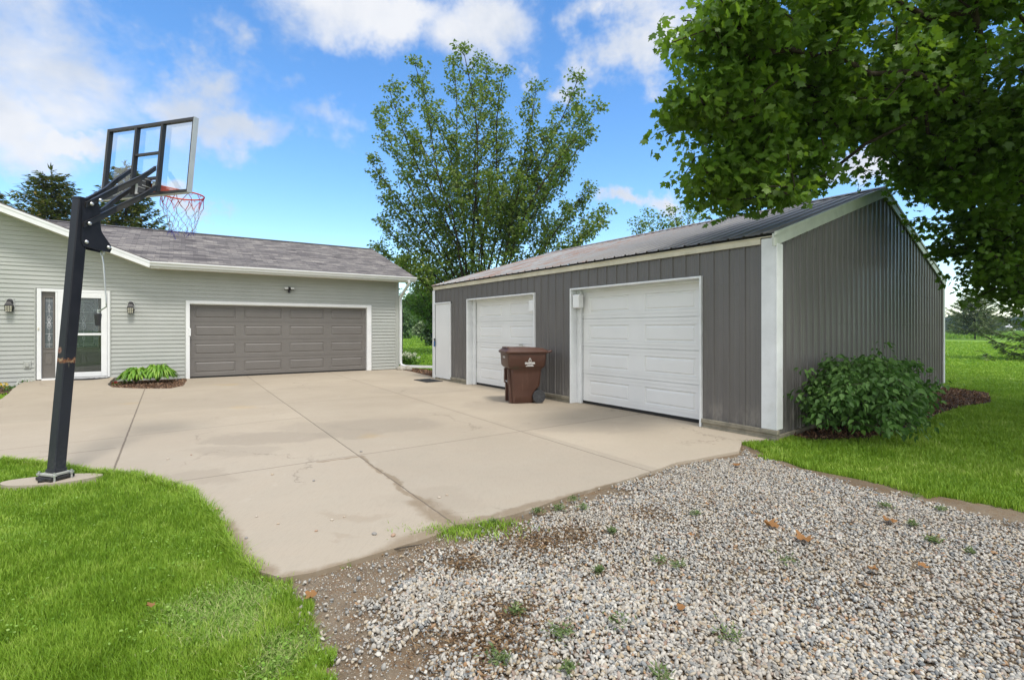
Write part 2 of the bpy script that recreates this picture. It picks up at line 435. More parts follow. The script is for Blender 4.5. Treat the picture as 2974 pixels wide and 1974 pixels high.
    c = t.mix(t.m('MULTIPLY', J, .8), c, (.13, .105, .08))
    h = t.m('SUBTRACT', t.m('ADD', t.m('MULTIPLY', fine, .5), t.m('MULTIPLY', grit, .25)), t.m('MULTIPLY', J, 2.0))
    finish(t, pbsdf(t, c, t.lin(mid, .3, .7, .75, .92), 0, .3, t.bump(h, .35, .006)))
    return m
def dirt_mat():
    m, t = newmat('sandy_dirt'); P = t.n('ShaderNodeNewGeometry').outputs['Position']
    a = t.noise(P, 1.4, 6, .7); b = t.noise(P, 14, 5, .7); g = t.noise(P, 90, 3, .7)
    c = t.ramp(a, [(.30, (.12,.090,.060)), (.5, (.17,.132,.092)), (.7, (.235,.195,.145))])
    c = t.mix(t.sm(b, .45, .7, 0, .6), c, (.17, .095, .042))
    c = t.mix(t.sm(g, .55, .72, 0, .6), c, (.36, .32, .26))
    # tyre tread pressed in two spots
    tr = None
    for (x, y), r in [((800,1490),(.12,.55,9)), ((720,1365),(.18,.22,9))]:
        q = GO(x, y); k = t.blob(P, (q[0], q[1], 0), r, .4); tr = k if tr is None else t.m('MAXIMUM', tr, k)
    px, py, _ = t.xyz(P)
    w1 = t.n('ShaderNodeTexWave', {'bands_direction': 'DIAGONAL'}, Vector=P, Scale=22, Distortion=4, Detail=2).outputs['Fac']
    c = t.mix(t.m('MULTIPLY', t.m('MULTIPLY', tr, t.sm(w1, .5, .9)), .22), c, (.10, .08, .06))
    h = t.m('ADD', t.m('ADD', t.m('MULTIPLY', b, .8), t.m('MULTIPLY', g, .5)), t.m('MULTIPLY', t.m('MULTIPLY', w1, tr), .5))
    finish(t, pbsdf(t, c, .95, 0, .2, t.bump(h, .6, .02))); return m
def ground_mat():
    m, t = newmat('turf'); P = t.n('ShaderNodeNewGeometry').outputs['Position']
    px, py, _ = t.xyz(P); dist = t.vm('LENGTH', P)
    a = t.noise(P, .10, 5, .6); b = t.noise(P, .9, 5, .65); g = t.noise(P, 9, 4, .7)
    lawn = t.ramp(a, [(.3, (.115,.23,.024)), (.5, (.155,.29,.032)), (.7, (.20,.33,.045))])
    lawn = t.mix(t.sm(b, .4, .7, 0, .5), lawn, (.17, .27, .05))
    lawn = t.mix(t.sm(g, .45, .75, 0, .45), lawn, (.055, .13, .015))
    # mowing bands run across the lawn
    band = t.n('ShaderNodeTexWave', {'bands_direction': 'Y'}, Vector=t.vm('ADD', P, t.vm('SCALE', t.noise(P, .3, 3, .5, col=True), scale=1.2)), Scale=.10, Distortion=2.0, Detail=2).outputs['Fac']
    lawn = t.mix(t.sm(band, .3, .8, 0, .35), lawn, (.19, .31, .05))
    fld = t.ramp(t.noise(P, .03, 4, .6), [(.3, (.16,.29,.035)), (.7, (.22,.34,.06))])
    edge = t.m('ADD', py, t.m('MULTIPLY', t.m('SUBTRACT', b, .5), 3.0))
    c = t.mix(t.sm(edge, 70, 75), lawn, fld)
    c = t.mix(t.sm(py, 170, 300), c, (.19, .30, .09))
    # soil between the blades near by
    c = t.mix(t.sm(dist, 14, 5, 0, .72), c, t.mix(g, (.035,.055,.012), (.075,.10,.03)))
    finish(t, pbsdf(t, c, .95, 0, .15, t.bump(t.m('ADD', g, b), .5, .05))); return m
M = {}
M['concrete'] = concrete_mat(); M['dirt'] = dirt_mat(); M['turf'] = ground_mat()
M['mulchsoil'] = plain('mulch_soil', (.075,.045,.03), .95, var=.5, nscale=9, bump=.8, bscale=45)

# ------------------------------------------------------------------ ground shapes
def sstep(a, b, x):
    u = min(1, max(0, (x-a)/(b-a))); return u*u*(3-2*u)
def ramp_z(x, y):
    p = np.array([x, y])-HO; hx = p@HU; hy = p@HB
    return .13*sstep(-2.6, -.5, hy)*sstep(.0, -1.5, hx)
gravel_edge = [(1712,1018),(1705,1040),(1640,1052),(1560,1066),(1500,1087),(1420,1112),(1330,1137),(1250,1165),(1180,1187),(1110,1203),(1047,1210)]
dirt_edge = [(1000,1236),(900,1266),(800,1297),(720,1320),(650,1331)]
lawn_edge = [(600,1318),(565,1290),(533,1250),(517,1215),(480,1165),(440,1133),(400,1118),(345,1100),(300,1091),(215,1086),(160,1076),(80,1066),(0,1058),(-250,1048),(-700,1030)]
bed_pts = [G(318,1110,.1), G(312,1116,.07), G(325,1124,.04), G(375,1129), G(428,1128.5), G(495,1127.5), G(532,1120), G(542,1106)]
drive = [H(.0,.25), H(6.15,.25), G(1158,1073), G(1193,1078), G(1262,1095), S(.15,-.05), S(.15,.5), S(9.35,.5), S(9.5,-.02)]
drive += [GO(*p) for p in gravel_edge+dirt_edge+lawn_edge] + [GO(-700,925), GO(-60,926), GO(0,921), GO(30,904), GO(84,882), H(-3.25,.25), H(-1.55,.25)] + bed_pts
o = sheet('driveway', drive, ramp_z, M['concrete'], grid=.5, jit=.006, step=.12, thick=.12); tag(o, 'beige concrete slab driveway between the house and the metal shed', kind='structure')
far_l = [GO(665,1345),GO(690,1388),GO(655,1420),GO(700,1480),GO(740,1568),(-.80,1.2),(-.85,-6)]
lawn_r = [(1712,1016),(1760,1040),(1850,1073),(1950,1092),(2050,1112),(2200,1142),(2362,1168),(2600,1212)]
dirtp = [GO(*p) for p in lawn_r] + [(9,1.5),(9,-6)] + far_l[::-1] + [GO(650,1322),GO(720,1300),GO(900,1250),GO(1047,1190),GO(1330,1110),GO(1560,1045),GO(1690,1020)]
o = sheet('gravel_drive_bed', dirtp, lambda x, y: -.03, M['dirt'], step=.15, jit=.015); tag(o, 'brown sandy dirt bed under the gravel', kind='structure')
bed1 = [H(-1.6,.2)]+bed_pts+[H(.02,.2)]
bed2 = [H(-3.2,.2), G(99,1106), G(42,1135), G(0,1143), G(-200,1160), H(-9,.2)]
bed3 = [G(1152,1072.5), G(1193,1078), G(1264,1096), G(1266,1076), G(1225,1070), G(1175,1067)]
bed4 = [S(9.5,-.02), G(2268,1256), G(2360,1274), G(2520,1272), G(2640,1246), G(2720,1200), G(2800,1178), G(2880,1166), G(2872,1140), G(2800,1129), S(9.3,9.3)]
for nm, b, lb in (('planting_bed', bed1, 'wood chip bed beside the entry door'), ('planting_bed', bed2, 'wood chip bed under the left house wall'), ('planting_bed', bed3, 'wood chip ground between house corner and shed'), ('planting_bed', bed4, 'dark mulch bed round the shrub by the shed gable')):
    o = sheet(nm, b, lambda x, y: -.015, M['mulchsoil'], step=.2, jit=.01); tag(o, lb, kind='structure')
# the ground: finer near, out to the horizon
gp = [(-3500,-400),(3500,-400),(3500,3500),(-3500,3500)]
o = sheet('ground', gp, lambda x, y: -.045, M['turf']); tag(o, 'green lawn and flat farm field running to the horizon', kind='structure')

# mulch chips
def sample_poly(poly, n):
    A = np.array(poly); lo = A.min(0); hi = A.max(0); out = np.zeros((0, 2))
    while len(out) < n:
        Q = lo+(hi-lo)*rng.random((n*3, 2)); out = np.vstack([out, Q[inpoly(Q, poly)]])
    return out[:n]
M['chips'] = leafmat('wood_chips', [(0,(.06,.035,.022)),(.4,(.14,.075,.045)),(.7,(.24,.14,.085)),(.92,(.33,.22,.14)),(1,(.42,.33,.24))], .9, 0, .1)
for b, n, hh in ((bed1, 2600, .02), (bed2, 1800, .02), (bed3, 1500, .02), (bed4, 7000, .015)):
    Q = sample_poly(b, n); z = -.008+rng.random(n)*hh
    nr = unit(rng.normal(size=(n,3))*.4+np.array([0,0,1])); yd = rvec(n)
    ch = scatter('mulch', [(-.22,-.5,0),(.2,-.45,0),(.25,.4,0),(-.1,.55,.05)], [(0,1,2,3)], np.c_[Q, z], frames(yd, nr), (.025+.035*rng.random(n))[:,None]*np.array([[.7,1,1]]), M['chips'])
    tag(ch, kind='stuff')

# ------------------------------------------------------------------ gravel
ico_v = []; ph = (1+5**.5)/2
for a in (-1, 1):
    for b in (-ph, ph): ico_v += [(0,a,b),(a,b,0),(b,0,a)]
ico_v = np.array(ico_v)/math.hypot(1, ph)
def hull_faces(v):
    fs = []
    for i in range(12):
        for j in range(i+1, 12):
            for k in range(j+1, 12):
                if all(abs(np.linalg.norm(v[p]-v[q])-1.05146) < .01 for p, q in ((i,j),(j,k),(i,k))):
                    n = np.cross(v[j]-v[i], v[k]-v[i]); fs.append((i,j,k) if n@v[i] > 0 else (i,k,j))
    return fs
ico_f = hull_faces(ico_v)
def subdiv(v, f):
    v = [tuple(p) for p in v]; c = {}; out = []
    def mid(a, b):
        k = (min(a,b), max(a,b))
        if k not in c:
            p = (np.array(v[a])+np.array(v[b])); p /= np.linalg.norm(p); c[k] = len(v); v.append(tuple(p))
        return c[k]
    for a, b, d in f:
        x, y, z = mid(a,b), mid(b,d), mid(d,a); out += [(a,x,z),(b,y,x),(d,z,y),(x,y,z)]
    return np.array(v), out
ico2_v, ico2_f = subdiv(ico_v, ico_f)
def stone_mat():
    m, t = newmat('river_pebbles'); g = t.n('ShaderNodeNewGeometry'); r = g.outputs['Random Per Island']; tc = t.n('ShaderNodeTexCoord').outputs['Object']
    c = t.ramp(r, [(0,(.38,.37,.345)),(.12,(.46,.43,.375)),(.22,(.23,.24,.24)),(.31,(.43,.375,.29)),(.40,(.31,.31,.295)),(.49,(.52,.50,.45)),(.57,(.14,.155,.165)),(.63,(.36,.29,.19)),(.69,(.41,.395,.36)),(.77,(.26,.24,.21)),(.82,(.37,.29,.24)),(.86,(.19,.21,.22)),(.91,(.31,.18,.085)),(.935,(.56,.54,.49)),(.975,(.20,.13,.10))], 'CONSTANT')
    c = t.mix(t.sm(t.noise(tc, 90, 3, .6), .4, .7, 0, .3), c, t.mix(.5, c, (.5,.48,.44)))
    c = t.mix(t.sm(t.noise(tc, 1.5, 4, .6), .40, .72, .08, .42), c, (.29, .25, .195))
    finish(t, pbsdf(t, c, .72, 0, .35, t.bump(t.noise(tc, 220, 2, .6), .2, .002))); return m
M['stones'] = stone_mat()
gl_edge = [(1185,1192),(1120,1215),(1030,1240),(940,1290),(860,1345),(800,1390),(880,1430),(900,1475),(985,1520),(1100,1600)]
gravel_poly = [GO(*p) for p in [(1712,1030)]+[(1700,1046),(1640,1058),(1560,1072),(1500,1093),(1420,1118),(1330,1143),(1250,1171)]+gl_edge] + [(-.3,-6),(8.6,-6),(8.6,2.4)] + [GO(*p) for p in [(2480,1225),(2362,1196),(2250,1170),(2100,1134),(1950,1104),(1850,1080),(1760,1048)]]
dirt_c = [(GO(1190,1405), .26), (GO(1120,1480), .20), (GO(1330,1225), .28), (GO(1230,1240), .22), (GO(1060,1290),.2)]
def gravel_points(n, r0, r1, dens_const):
    # uniform in area within an annulus
    rr = np.sqrt(rng.random(n)*(r1*r1-r0*r0)+r0*r0); th = R(1)*(rng.random(n)*170-75)
    P = np.c_[rr*np.sin(th), rr*np.cos(th)]
    ing = inpoly(P, gravel_poly); d = sdist(P, gravel_poly); dd = np.where(ing, d, -d)
    nz = vnoise(P, 3.0)*.6+vnoise(P, 9.0, 1)*.4
    p = np.clip((dd+.02+(nz-.5)*.35)/.16, 0, 1)
    base = inpoly(P, dirtp)
    p = np.maximum(p, np.where(base & (dd > -.75) & (P[:,0] < 1.2), .09*np.clip(nz*2-.3, 0, 1), 0))
    for (cx_, cy_), r_ in dirt_c:
        e = np.hypot(P[:,0]-cx_, (P[:,1]-cy_)*1.2)/r_
        p *= np.clip(.25+e*.9-(.5-nz)*.8, .15, 1)
    ond = inpoly(P, drive)
    p[ond] = 0; p[~base] *= 0
    keep = rng.random(n) < p
    return P[keep]
def stones(name, n, r0, r1, tv, tf, s0, s1, label):
    P = gravel_points(n, r0, r1, 0); k = len(P)
    s = (s0+(s1-s0)*rng.random(k)**1.6)*.5
    z = -.027+s*.35+rng.random(k)*.012
    nr = unit(rng.normal(size=(k,3))*.28+np.array([0,0,1])); yd = rvec(k)
    sc_ = s[:,None]*np.c_[.72+.3*rng.random(k), .95+.65*rng.random(k), .36+.30*rng.random(k)]
    tv = np.array(tv); tv = tv*(1+.10*np.sin(tv[:,[1]]*3+1)+.08*np.cos(tv[:,[0]]*4))
    o = scatter(name, tv, tf, np.c_[P, z], frames(yd, nr), sc_, M['stones'], smooth=True)
    tag(o, label, kind='stuff')
stones('gravel', 80000, 1.2, 2.9, ico2_v, ico2_f, .011, .027, 'rounded mixed pebbles in the near gravel drive')
stones('gravel', 560000, 2.9, 8.8, ico_v, ico_f, .011, .027, 'rounded mixed pebbles in the far gravel drive')

# ------------------------------------------------------------------ grass
M['grass'] = leafmat('grass_blades', [(0,(.080,.165,.010)),(.35,(.175,.315,.022)),(.7,(.30,.45,.055)),(.9,(.44,.54,.13)),(1,(.62,.60,.30))], .5, .35, .35, patch=(1.1,.6), tcol=(.42,.60,.06))
M['strawgrass'] = leafmat('dry_grass', [(0,(.13,.26,.025)),(.4,(.22,.38,.06)),(.8,(.36,.47,.14)),(1,(.58,.55,.30))], .6, .3, .2)
house_fp = [H(-14,0),H(6.2,0),H(6.2,8.2),H(-14,8.2)]
shed_fp = [S(0,0),S(SL,0),S(SL,SW),S(0,SW)]
padc = np.array(G(150,1392)); 
def in_pad(P, g=-.03):
    d = P-padc; u = d@np.array([.95,.31]); v = d@np.array([-.31,.95]); return (u/(.42+g))**2+(v/(.19+g))**2 < 1+(vnoise(P, 9, 1)-.5)*.9
def blades(name, P, hgt, wid, mat, label, zbase=-.045, splay=.5):
    n = len(P); h = hgt*(.65+.6*rng.random(n)); w_ = wid*(.7+.6*rng.random(n))
    ang = (vnoise(P, 5.0, 11)*.8+vnoise(P, 1.2, 12)*.6)*2*math.pi+rng.normal(size=n)*1.7; lean = splay*(.2+.9*rng.random(n))*h
    dx, dy = np.cos(ang), np.sin(ang); a2 = ang+math.pi/2+rng.normal(size=n)*.5; sx, sy = np.cos(a2)*w_/2, np.sin(a2)*w_/2
    B = np.c_[P, np.full(n, zbase)]
    v0 = B+np.c_[-sx,-sy,0*h]; v1 = B+np.c_[sx,sy,0*h]
    mid_ = B+np.c_[dx*lean*.35, dy*lean*.35, h*.6]; v2 = mid_+np.c_[-sx,-sy,0*h]*.85; v3 = mid_+np.c_[sx,sy,0*h]*.85
    tip = B+np.c_[dx*lean, dy*lean, h]
    V = np.stack([v0,v1,v3,v2,tip],1).reshape(-1,3); o_ = (np.arange(n)*5)[:,None]
    o = fast_mesh(name, V, [np.array([[0,1,2,3]])+o_, np.array([[3,2,4]])+o_], mat, smooth=False)
    return tag(o, label, kind='stuff')
drive_d = densify(drive, 1.0)
def grass_pts(n, r0, r1, az0, az1, edge=.02):
    rr = r0*(r1/r0)**rng.random(n); th = R(1)*(az0+(az1-az0)*rng.random(n))
    P = np.c_[rr*np.sin(th), rr*np.cos(th)]
    k = ~inpoly(P, drive)
    nz = (vnoise(P, 4.0, 3)-.5)*.22+(vnoise(P, 14.0, 4)-.5)*.12
    inn = inpoly(P, dirtp); dd = sdist(P, dirtp); k &= ~(inn & (dd > .03+nz))
    for b in (bed1, bed2, bed3, bed4): k &= ~inpoly(P, b)
    k &= ~inpoly(P, house_fp); k &= ~inpoly(P, shed_fp)
    k &= ~in_pad(P)
    return P[k]
P = grass_pts(520000, 1.3, 7.5, -64, -8)
rr = np.hypot(P[:,0], P[:,1])
# trodden pale patch where the lawn meets the dirt
pc = np.array(GO(560,1370)); pd = np.hypot((P[:,0]-pc[0])*1.0, (P[:,1]-pc[1])*.7)
pc2 = np.array(GO(650,1500)); pd2 = np.hypot((P[:,0]-pc2[0])*1.5, (P[:,1]-pc2[1])*.9)
pale = (np.minimum(pd/.27, pd2/.24)+(vnoise(P, 7, 5)-.5)*.9+rng.normal(size=len(P))*.28) < 1
thin = pale & (rng.random(len(P)) < .45)
blades('grass', P[~pale], .05*(.7+.6*vnoise(P[~pale], 2.5, 8)), .0022+.0006*rr[~pale], M['grass'], 'thick green front lawn round the hoop post', splay=.55)
blades('dry_grass', P[pale & ~thin], .036, .004, M['strawgrass'], 'flattened pale grass where the lawn meets the dirt', splay=1.7)
# blades that hang over the edge of the slab
eg = []
EL = [GO(*p) for p in lawn_edge[:13]]
for a_, b_ in zip(EL[:-1], EL[1:]):
    a_ = np.array(a_); b_ = np.array(b_); L_ = np.linalg.norm(b_-a_); k_ = int(L_*1100); u_ = rng.random((k_,1)); tn = (b_-a_)/L_; eg.append(a_+(b_-a_)*u_+np.array([-tn[1], tn[0]])*(rng.normal(size=(k_,1))*.022+(vnoise((a_+(b_-a_)*u_), 6, 2)[:,None]-.5)*.05))
eg = np.vstack(eg); rr = np.hypot(eg[:,0], eg[:,1]); blades('grass', eg, .062, .0026+.0005*rr, M['grass'], 'ragged lawn edge hanging over the concrete slab', zbase=-.03, splay=1.15)
P = grass_pts(460000, 3.4, 26, 10, 64); rr = np.hypot(P[:,0], P[:,1])
blades('grass', P, .056*(.7+.6*vnoise(P, 2, 8))+.0005*rr, .0017*rr**.95, M['grass'], 'shaded lawn on the right side of the shed')
P = grass_pts(120000, 16, 75, -40, 62); rr = np.hypot(P[:,0], P[:,1])
blades('grass', P, .07+.0005*rr, .0024*rr, M['grass'], 'mown lawn behind the buildings')
# clover and broad-leaf weeds among the blades
Q = grass_pts(26000, 1.4, 7, -62, -8); n = len(Q); M['clover'] = leafmat('clover_leaves', [(0,(.12,.24,.03)),(.6,(.20,.36,.05)),(1,(.34,.48,.14))], .6, .3, .2)
kq = (vnoise(Q, 3.0, 21)+rng.normal(size=n)*.2) > .80; Q = Q[kq]; n = len(Q)
o = scatter('clover', [(0,0,0),(.35,.3,.03),(.3,.8,.05),(0,1,.02),(-.3,.8,.05),(-.35,.3,.03)], [(0,1,2,3),(0,3,4,5)], np.c_[Q, -.01+.022*rng.random(n)], frames(rvec(n)*np.array([1,1,.3]), unit(rng.normal(size=(n,3))*.4+np.array([0,0,1]))), .008+.009*rng.random(n), M['clover']); tag(o, 'clover and broad-leaf weeds scattered in the front lawn', kind='stuff')
P = grass_pts(26000, 7.5, 16, -66, -30); rr = np.hypot(P[:,0], P[:,1])
blades('grass', P, .06, .0024*rr, M['grass'], 'grass beside the walk left of the entry')
# taller crop in the field behind the lawn
n = 60000; Y_ = 73*(240/73)**rng.random(n); X_ = Y_*(-.45+1.9*rng.random(n)); P = np.c_[X_, Y_]
M['crop'] = leafmat('field_crop', [(0,(.12,.24,.03)),(.5,(.17,.30,.04)),(1,(.24,.36,.07))], .6, .3, .2)
blades('field_crop', P, .35+.002*Y_, .0030*Y_, M['crop'], 'low green crop growing in the far field', splay=.6)
# stray tufts at the edge of slab and gravel, and on the stones
def tuft(name, px, py, n, rad, hgt, label, group=None, mat='grass', cat='grass tuft', wid=.005, sx=1.0):
    cat = None; group = None
    c = GO(px, py); P = np.c_[rng.normal(size=n)*rad*sx, rng.normal(size=n)*rad*.7]
    o = blades(name, P, hgt, wid, M[mat], label, zbase=-.02, splay=1.1)
    o.location = (c[0], c[1], 0); return tag(o, label, cat, group)
tuft('grass_tuft', 1070, 1222, 700, .10, .045, 'long bright grass tuft where the slab corner meets the gravel', sx=1.9)
tuft('grass_tuft', 1145, 1206, 260, .06, .04, 'short grass tuft on the gravel right of the slab corner', sx=1.5)
# ------------------------------------------------------------------ building materials
def siding_mat():
    m, t = newmat('vinyl_siding'); tc = t.n('ShaderNodeTexCoord').outputs['Object']
    a = t.noise(tc, 1.2, 4, .6); b = t.noise(t.vm('MULTIPLY', tc, (4, 4, 60)), 3, 4, .6)
    c = t.ramp(a, [(.3, (.370,.385,.358)), (.7, (.412,.427,.40))])
    c = t.mix(t.sm(b, .4, .7, 0, .12), c, (.30,.31,.28))
    finish(t, pbsdf(t, c, .5, 0, .4, t.bump(b, .12, .002))); return m
def shingle_mat():
    m, t = newmat('asphalt_shingles'); tc = t.n('ShaderNodeTexCoord').outputs['Object']
    def br(vec, sx, seed):
        nd = t.n('ShaderNodeTexBrick', {'offset': .37, 'offset_frequency': 2}, Vector=vec, Scale=1.0, Mortar_Size=.004, Mortar_Smooth=.2, Bias=0.0, Brick_Width=sx, Row_Height=.14,
                 Color1=(0,0,0,1), Color2=(1,1,1,1), Mortar=(.1,.1,.1,1)); return nd
    b1 = br(tc, .30, 0); b2 = br(t.vm('ADD', tc, (.17, .07, 0)), .43, 1)
    f = t.m('ADD', t.m('MULTIPLY', t.xyz(b1.outputs['Color'])[0], .6), t.m('MULTIPLY', t.xyz(b2.outputs['Color'])[0], .4))
    n = t.noise(tc, 140, 3, .7); big = t.noise(tc, .8, 3, .6)
    c = t.ramp(f, [(0,(.060,.054,.056)),(.3,(.105,.096,.098)),(.55,(.165,.153,.150)),(.8,(.245,.228,.212)),(1,(.33,.305,.28))])
    c = t.mix(t.sm(n, .4, .7, 0, .5), c, (.11,.10,.105)); c = t.mix(t.sm(big, .4, .7, 0, .2), c, (.22,.21,.20))
    c = t.mix(t.m('MULTIPLY', t.m('MAXIMUM', b1.outputs['Fac'], 0), .8), c, (.035,.033,.035))
    h = t.m('ADD', t.m('MULTIPLY', f, .6), t.m('SUBTRACT', t.m('MULTIPLY', n, .4), b1.outputs['Fac']))
    finish(t, pbsdf(t, c, .9, 0, .25, t.bump(h, .6, .008))); return m
def shedwall_mat():
    m, t = newmat('grey_ribbed_steel'); tc = t.n('ShaderNodeTexCoord').outputs['Object']
    a = t.noise(tc, .7, 5, .6); st = t.noise(t.vm('MULTIPLY', tc, (9, 9, .5)), 2, 5, .65); f = t.noise(tc, 30, 3, .7)
    z = t.xyz(tc)[2]
    c = t.ramp(a, [(.3, (.118,.112,.108)), (.7, (.138,.130,.125))])
    c = t.mix(t.sm(st, .5, .75, 0, .25), c, (.17,.165,.16)); c = t.mix(t.sm(f, .6, .8, 0, .12), c, (.2,.2,.19))
    low = t.m('MULTIPLY', t.sm(z, .55, .1), t.sm(t.noise(t.vm('MULTIPLY', tc, (3, 3, 1)), 2.2, 5, .7), .45, .7))
    c = t.mix(t.m('MULTIPLY', low, .6), c, (.30,.28,.25))
    dent = t.noise(tc, 2.3, 2, .4)
    finish(t, pbsdf(t, c, t.lin(st, .3, .7, .34, .5), 0, .5, t.bump(t.m('ADD', t.m('ADD', a, t.m('MULTIPLY', dent, .7)), t.m('MULTIPLY', f, .1)), .30, .03))); return m
def shedroof_mat():
    m, t = newmat('weathered_steel_roof'); tc = t.n('ShaderNodeTexCoord').outputs['Object']; x, y, z = t.xyz(tc)
    a = t.noise(tc, .8, 5, .65); st = t.noise(t.vm('MULTIPLY', tc, (7, .6, .6)), 1.5, 6, .7); f = t.noise(tc, 22, 4, .7)
    c = t.ramp(a, [(.3, (.22,.225,.235)), (.7, (.33,.335,.34))])
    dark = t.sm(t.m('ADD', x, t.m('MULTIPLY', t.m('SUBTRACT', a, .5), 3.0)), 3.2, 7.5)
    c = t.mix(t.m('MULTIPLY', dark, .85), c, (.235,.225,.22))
    rust = t.m('MULTIPLY', t.sm(st, .47, .60), t.sm(x, 7.0, 3.0))
    rust = t.m('MAXIMUM', rust, t.m('MULTIPLY', t.sm(t.noise(tc, 3.5, 5, .7), .60, .68), t.sm(y, .35, .0)))
    c = t.mix(t.m('MULTIPLY', rust, .8), c, t.mix(f, (.17,.075,.045), (.33,.17,.11)))
    streak = t.m('MULTIPLY', t.sm(st, .55, .7), t.sm(x, 4, 7)); c = t.mix(t.m('MULTIPLY', streak, .5), c, (.36,.345,.32))
    metal = t.m('SUBTRACT', .22, t.m('MULTIPLY', rust, .2))
    finish(t, pbsdf(t, c, t.lin(st, .3, .7, .50, .68), metal, .5, t.bump(f, .1, .004))); return m
M['siding'] = siding_mat(); M['shingle'] = shingle_mat(); M['shedwall'] = shedwall_mat(); M['shedroof'] = shedroof_mat()
M['white'] = plain('white_trim', (.74,.75,.75), .45, var=.04, nscale=3, bump=.05)
M['whitedoor'] = plain('white_steel_door', (.72,.73,.73), .42, var=.03, nscale=2, bump=.06, bscale=35)
M['whitepaint'] = plain('worn_white_paint', (.70,.72,.73), .55, var=.08, nscale=4, bump=.25, bscale=25, dirt=((.45,.44,.38), .35))
M['rake'] = plain('pale_green_white_trim', (.50,.53,.48), .5, var=.12, nscale=4, bump=.1, dirt=((.27,.30,.22), .5))
M['cream'] = plain('cream_trim', (.60,.56,.44), .6, var=.12, nscale=5, bump=.15, dirt=((.36,.30,.18), .5))
M['soffit'] = plain('soffit_vinyl', (.62,.58,.50), .6, var=.05)
M['taupe'] = plain('taupe_garage_door', (.148,.138,.128), .5, var=.05, nscale=2.5, bump=.35, bscale=30)
M['darktaupe'] = plain('taupe_entry_door', (.14,.128,.115), .42, var=.06, nscale=3, bump=.2)
M['cap'] = plain('ridge_cap', (.075,.070,.075), .9, var=.25, nscale=20, bump=.5)
M['black'] = plain('black_metal', (.018,.017,.018), .45, var=.2, nscale=12, bump=.15)
M['rubber'] = plain('black_rubber', (.03,.031,.034), .7, var=.25, nscale=20, bump=.3)
M['seal'] = plain('door_seal', (.012,.012,.012), .8)
M['timber'] = plain('weathered_timber', (.23,.21,.16), .9, var=.35, nscale=7, bump=.7, bscale=28, dirt=((.10,.11,.04), .8))
M['brass'] = plain('brushed_handle', (.35,.33,.30), .35, metal=.8)
M['galv'] = plain('galvanised_steel', (.55,.56,.57), .35, metal=.7, var=.15)
M['lead'] = plain('leaded_came', (.62,.63,.65), .4, metal=.2)
M['bluebox'] = plain('blue_lock_cover', (.04,.11,.26), .55)
M['frost'] = plain('frosted_lamp_glass', (.55,.53,.42), .3, var=.15, nscale=30)
M['greybox'] = plain('grey_plastic', (.36,.37,.34), .5)
def glassmat(name, tint=(.85,.9,.9), refl=1.0, base=.0):
    m, t = newmat(name); fr = t.n('ShaderNodeFresnel', None, IOR=1.5).outputs[0]
    tr = t.n('ShaderNodeBsdfTransparent', None, Color=(*tint, 1)).outputs[0]; gl = t.n('ShaderNodeBsdfGlossy', None, Roughness=.02, Color=(1,1,1,1)).outputs[0]
    ms = t.n('ShaderNodeMixShader', None, Fac=t.m('ADD', t.m('MULTIPLY', fr, refl), base, clamp=True)); t.L.new(tr, ms.inputs[1]); t.L.new(gl, ms.inputs[2]); finish(t, ms.outputs[0]); return m
M['glass'] = glassmat('clear_glass', (.86,.9,.9), .8, .0)
M['acrylic'] = glassmat('clear_acrylic', (.96,.98,.985), .12)
def texglass():
    m, t = newmat('textured_leaded_glass'); tc = t.n('ShaderNodeTexCoord').outputs['Object']
    b = t.bump(t.noise(tc, 55, 2, .5), .25, .004)
    a = pbsdf(t, (.07,.085,.10), .12, 0, .9, b); finish(t, a); return m
M['texglass'] = texglass()

# ------------------------------------------------------------------ HOUSE
house = empty('house', (HO[0], HO[1], 0), HANG, 'long single-storey house in pale sage lap siding with grey shingle roof', 'house')
EXPOS = .108
def siding(mb, x0f, x1f, z0, z1, openings, yb=0.0):
    k = 0
    while True:
        zb = z0+k*EXPOS; zt = min(zb+EXPOS, z1); k += 1
        if zb >= z1-1e-6: break
        cuts = sorted({zb, zt}|{z for o in openings for z in (o[2], o[3]) if zb < z < zt})
        def yy(z): return yb-.024+(z-zb)/EXPOS*.018
        for a, b in zip(cuts[:-1], cuts[1:]):
            spans = [(None, None)]
            ops = sorted([o for o in openings if o[2] <= a+1e-6 and o[3] >= b-1e-6])
            segs = []; cur = None
            for o in ops: segs.append((cur, o[0])); cur = o[1]
            segs.append((cur, None))
            for s0, s1 in segs:
                xa0 = x0f(a) if s0 is None else s0; xb0 = x0f(b) if s0 is None else s0
                xa1 = x1f(a) if s1 is None else s1; xb1 = x1f(b) if s1 is None else s1
                if xa1 <= xa0: continue
                mb.add([(xa0,yy(a),a),(xa1,yy(a),a),(max(xb1,xb0),yy(b),b),(xb0,yy(b),b)], [(0,1,2,3)])
                if abs(a-zb) < 1e-6: mb.add([(xa0,yy(a),a),(xa1,yy(a),a),(xa1,yb-.002,a),(xa0,yb-.002,a)], [(0,3,2,1)])
RS = .397                      # pitch of the left gable
def rz(x): return 3.21+RS*(-.793-x)
PKX = -8.5
DOORZ = .15
front_open = [(0.0, 5.25, -1, 2.21), (-3.10, -1.64, -1, 2.41)]
mb = MB(); siding(mb, lambda z: -16.2, lambda z: 6.14, .02, 3.02, front_open)
siding(mb, lambda z: 2*PKX+.793+(z-3.02)/RS, lambda z: -.793-(z-3.02)/RS, 3.02, rz(PKX)-.15, [])
mb.build('wall', M['siding'], house)
mb = MB(); mb.M = Matrix.Translation((6.2, 0, 0)) @ Matrix.Rotation(R(90), 4, 'Z')
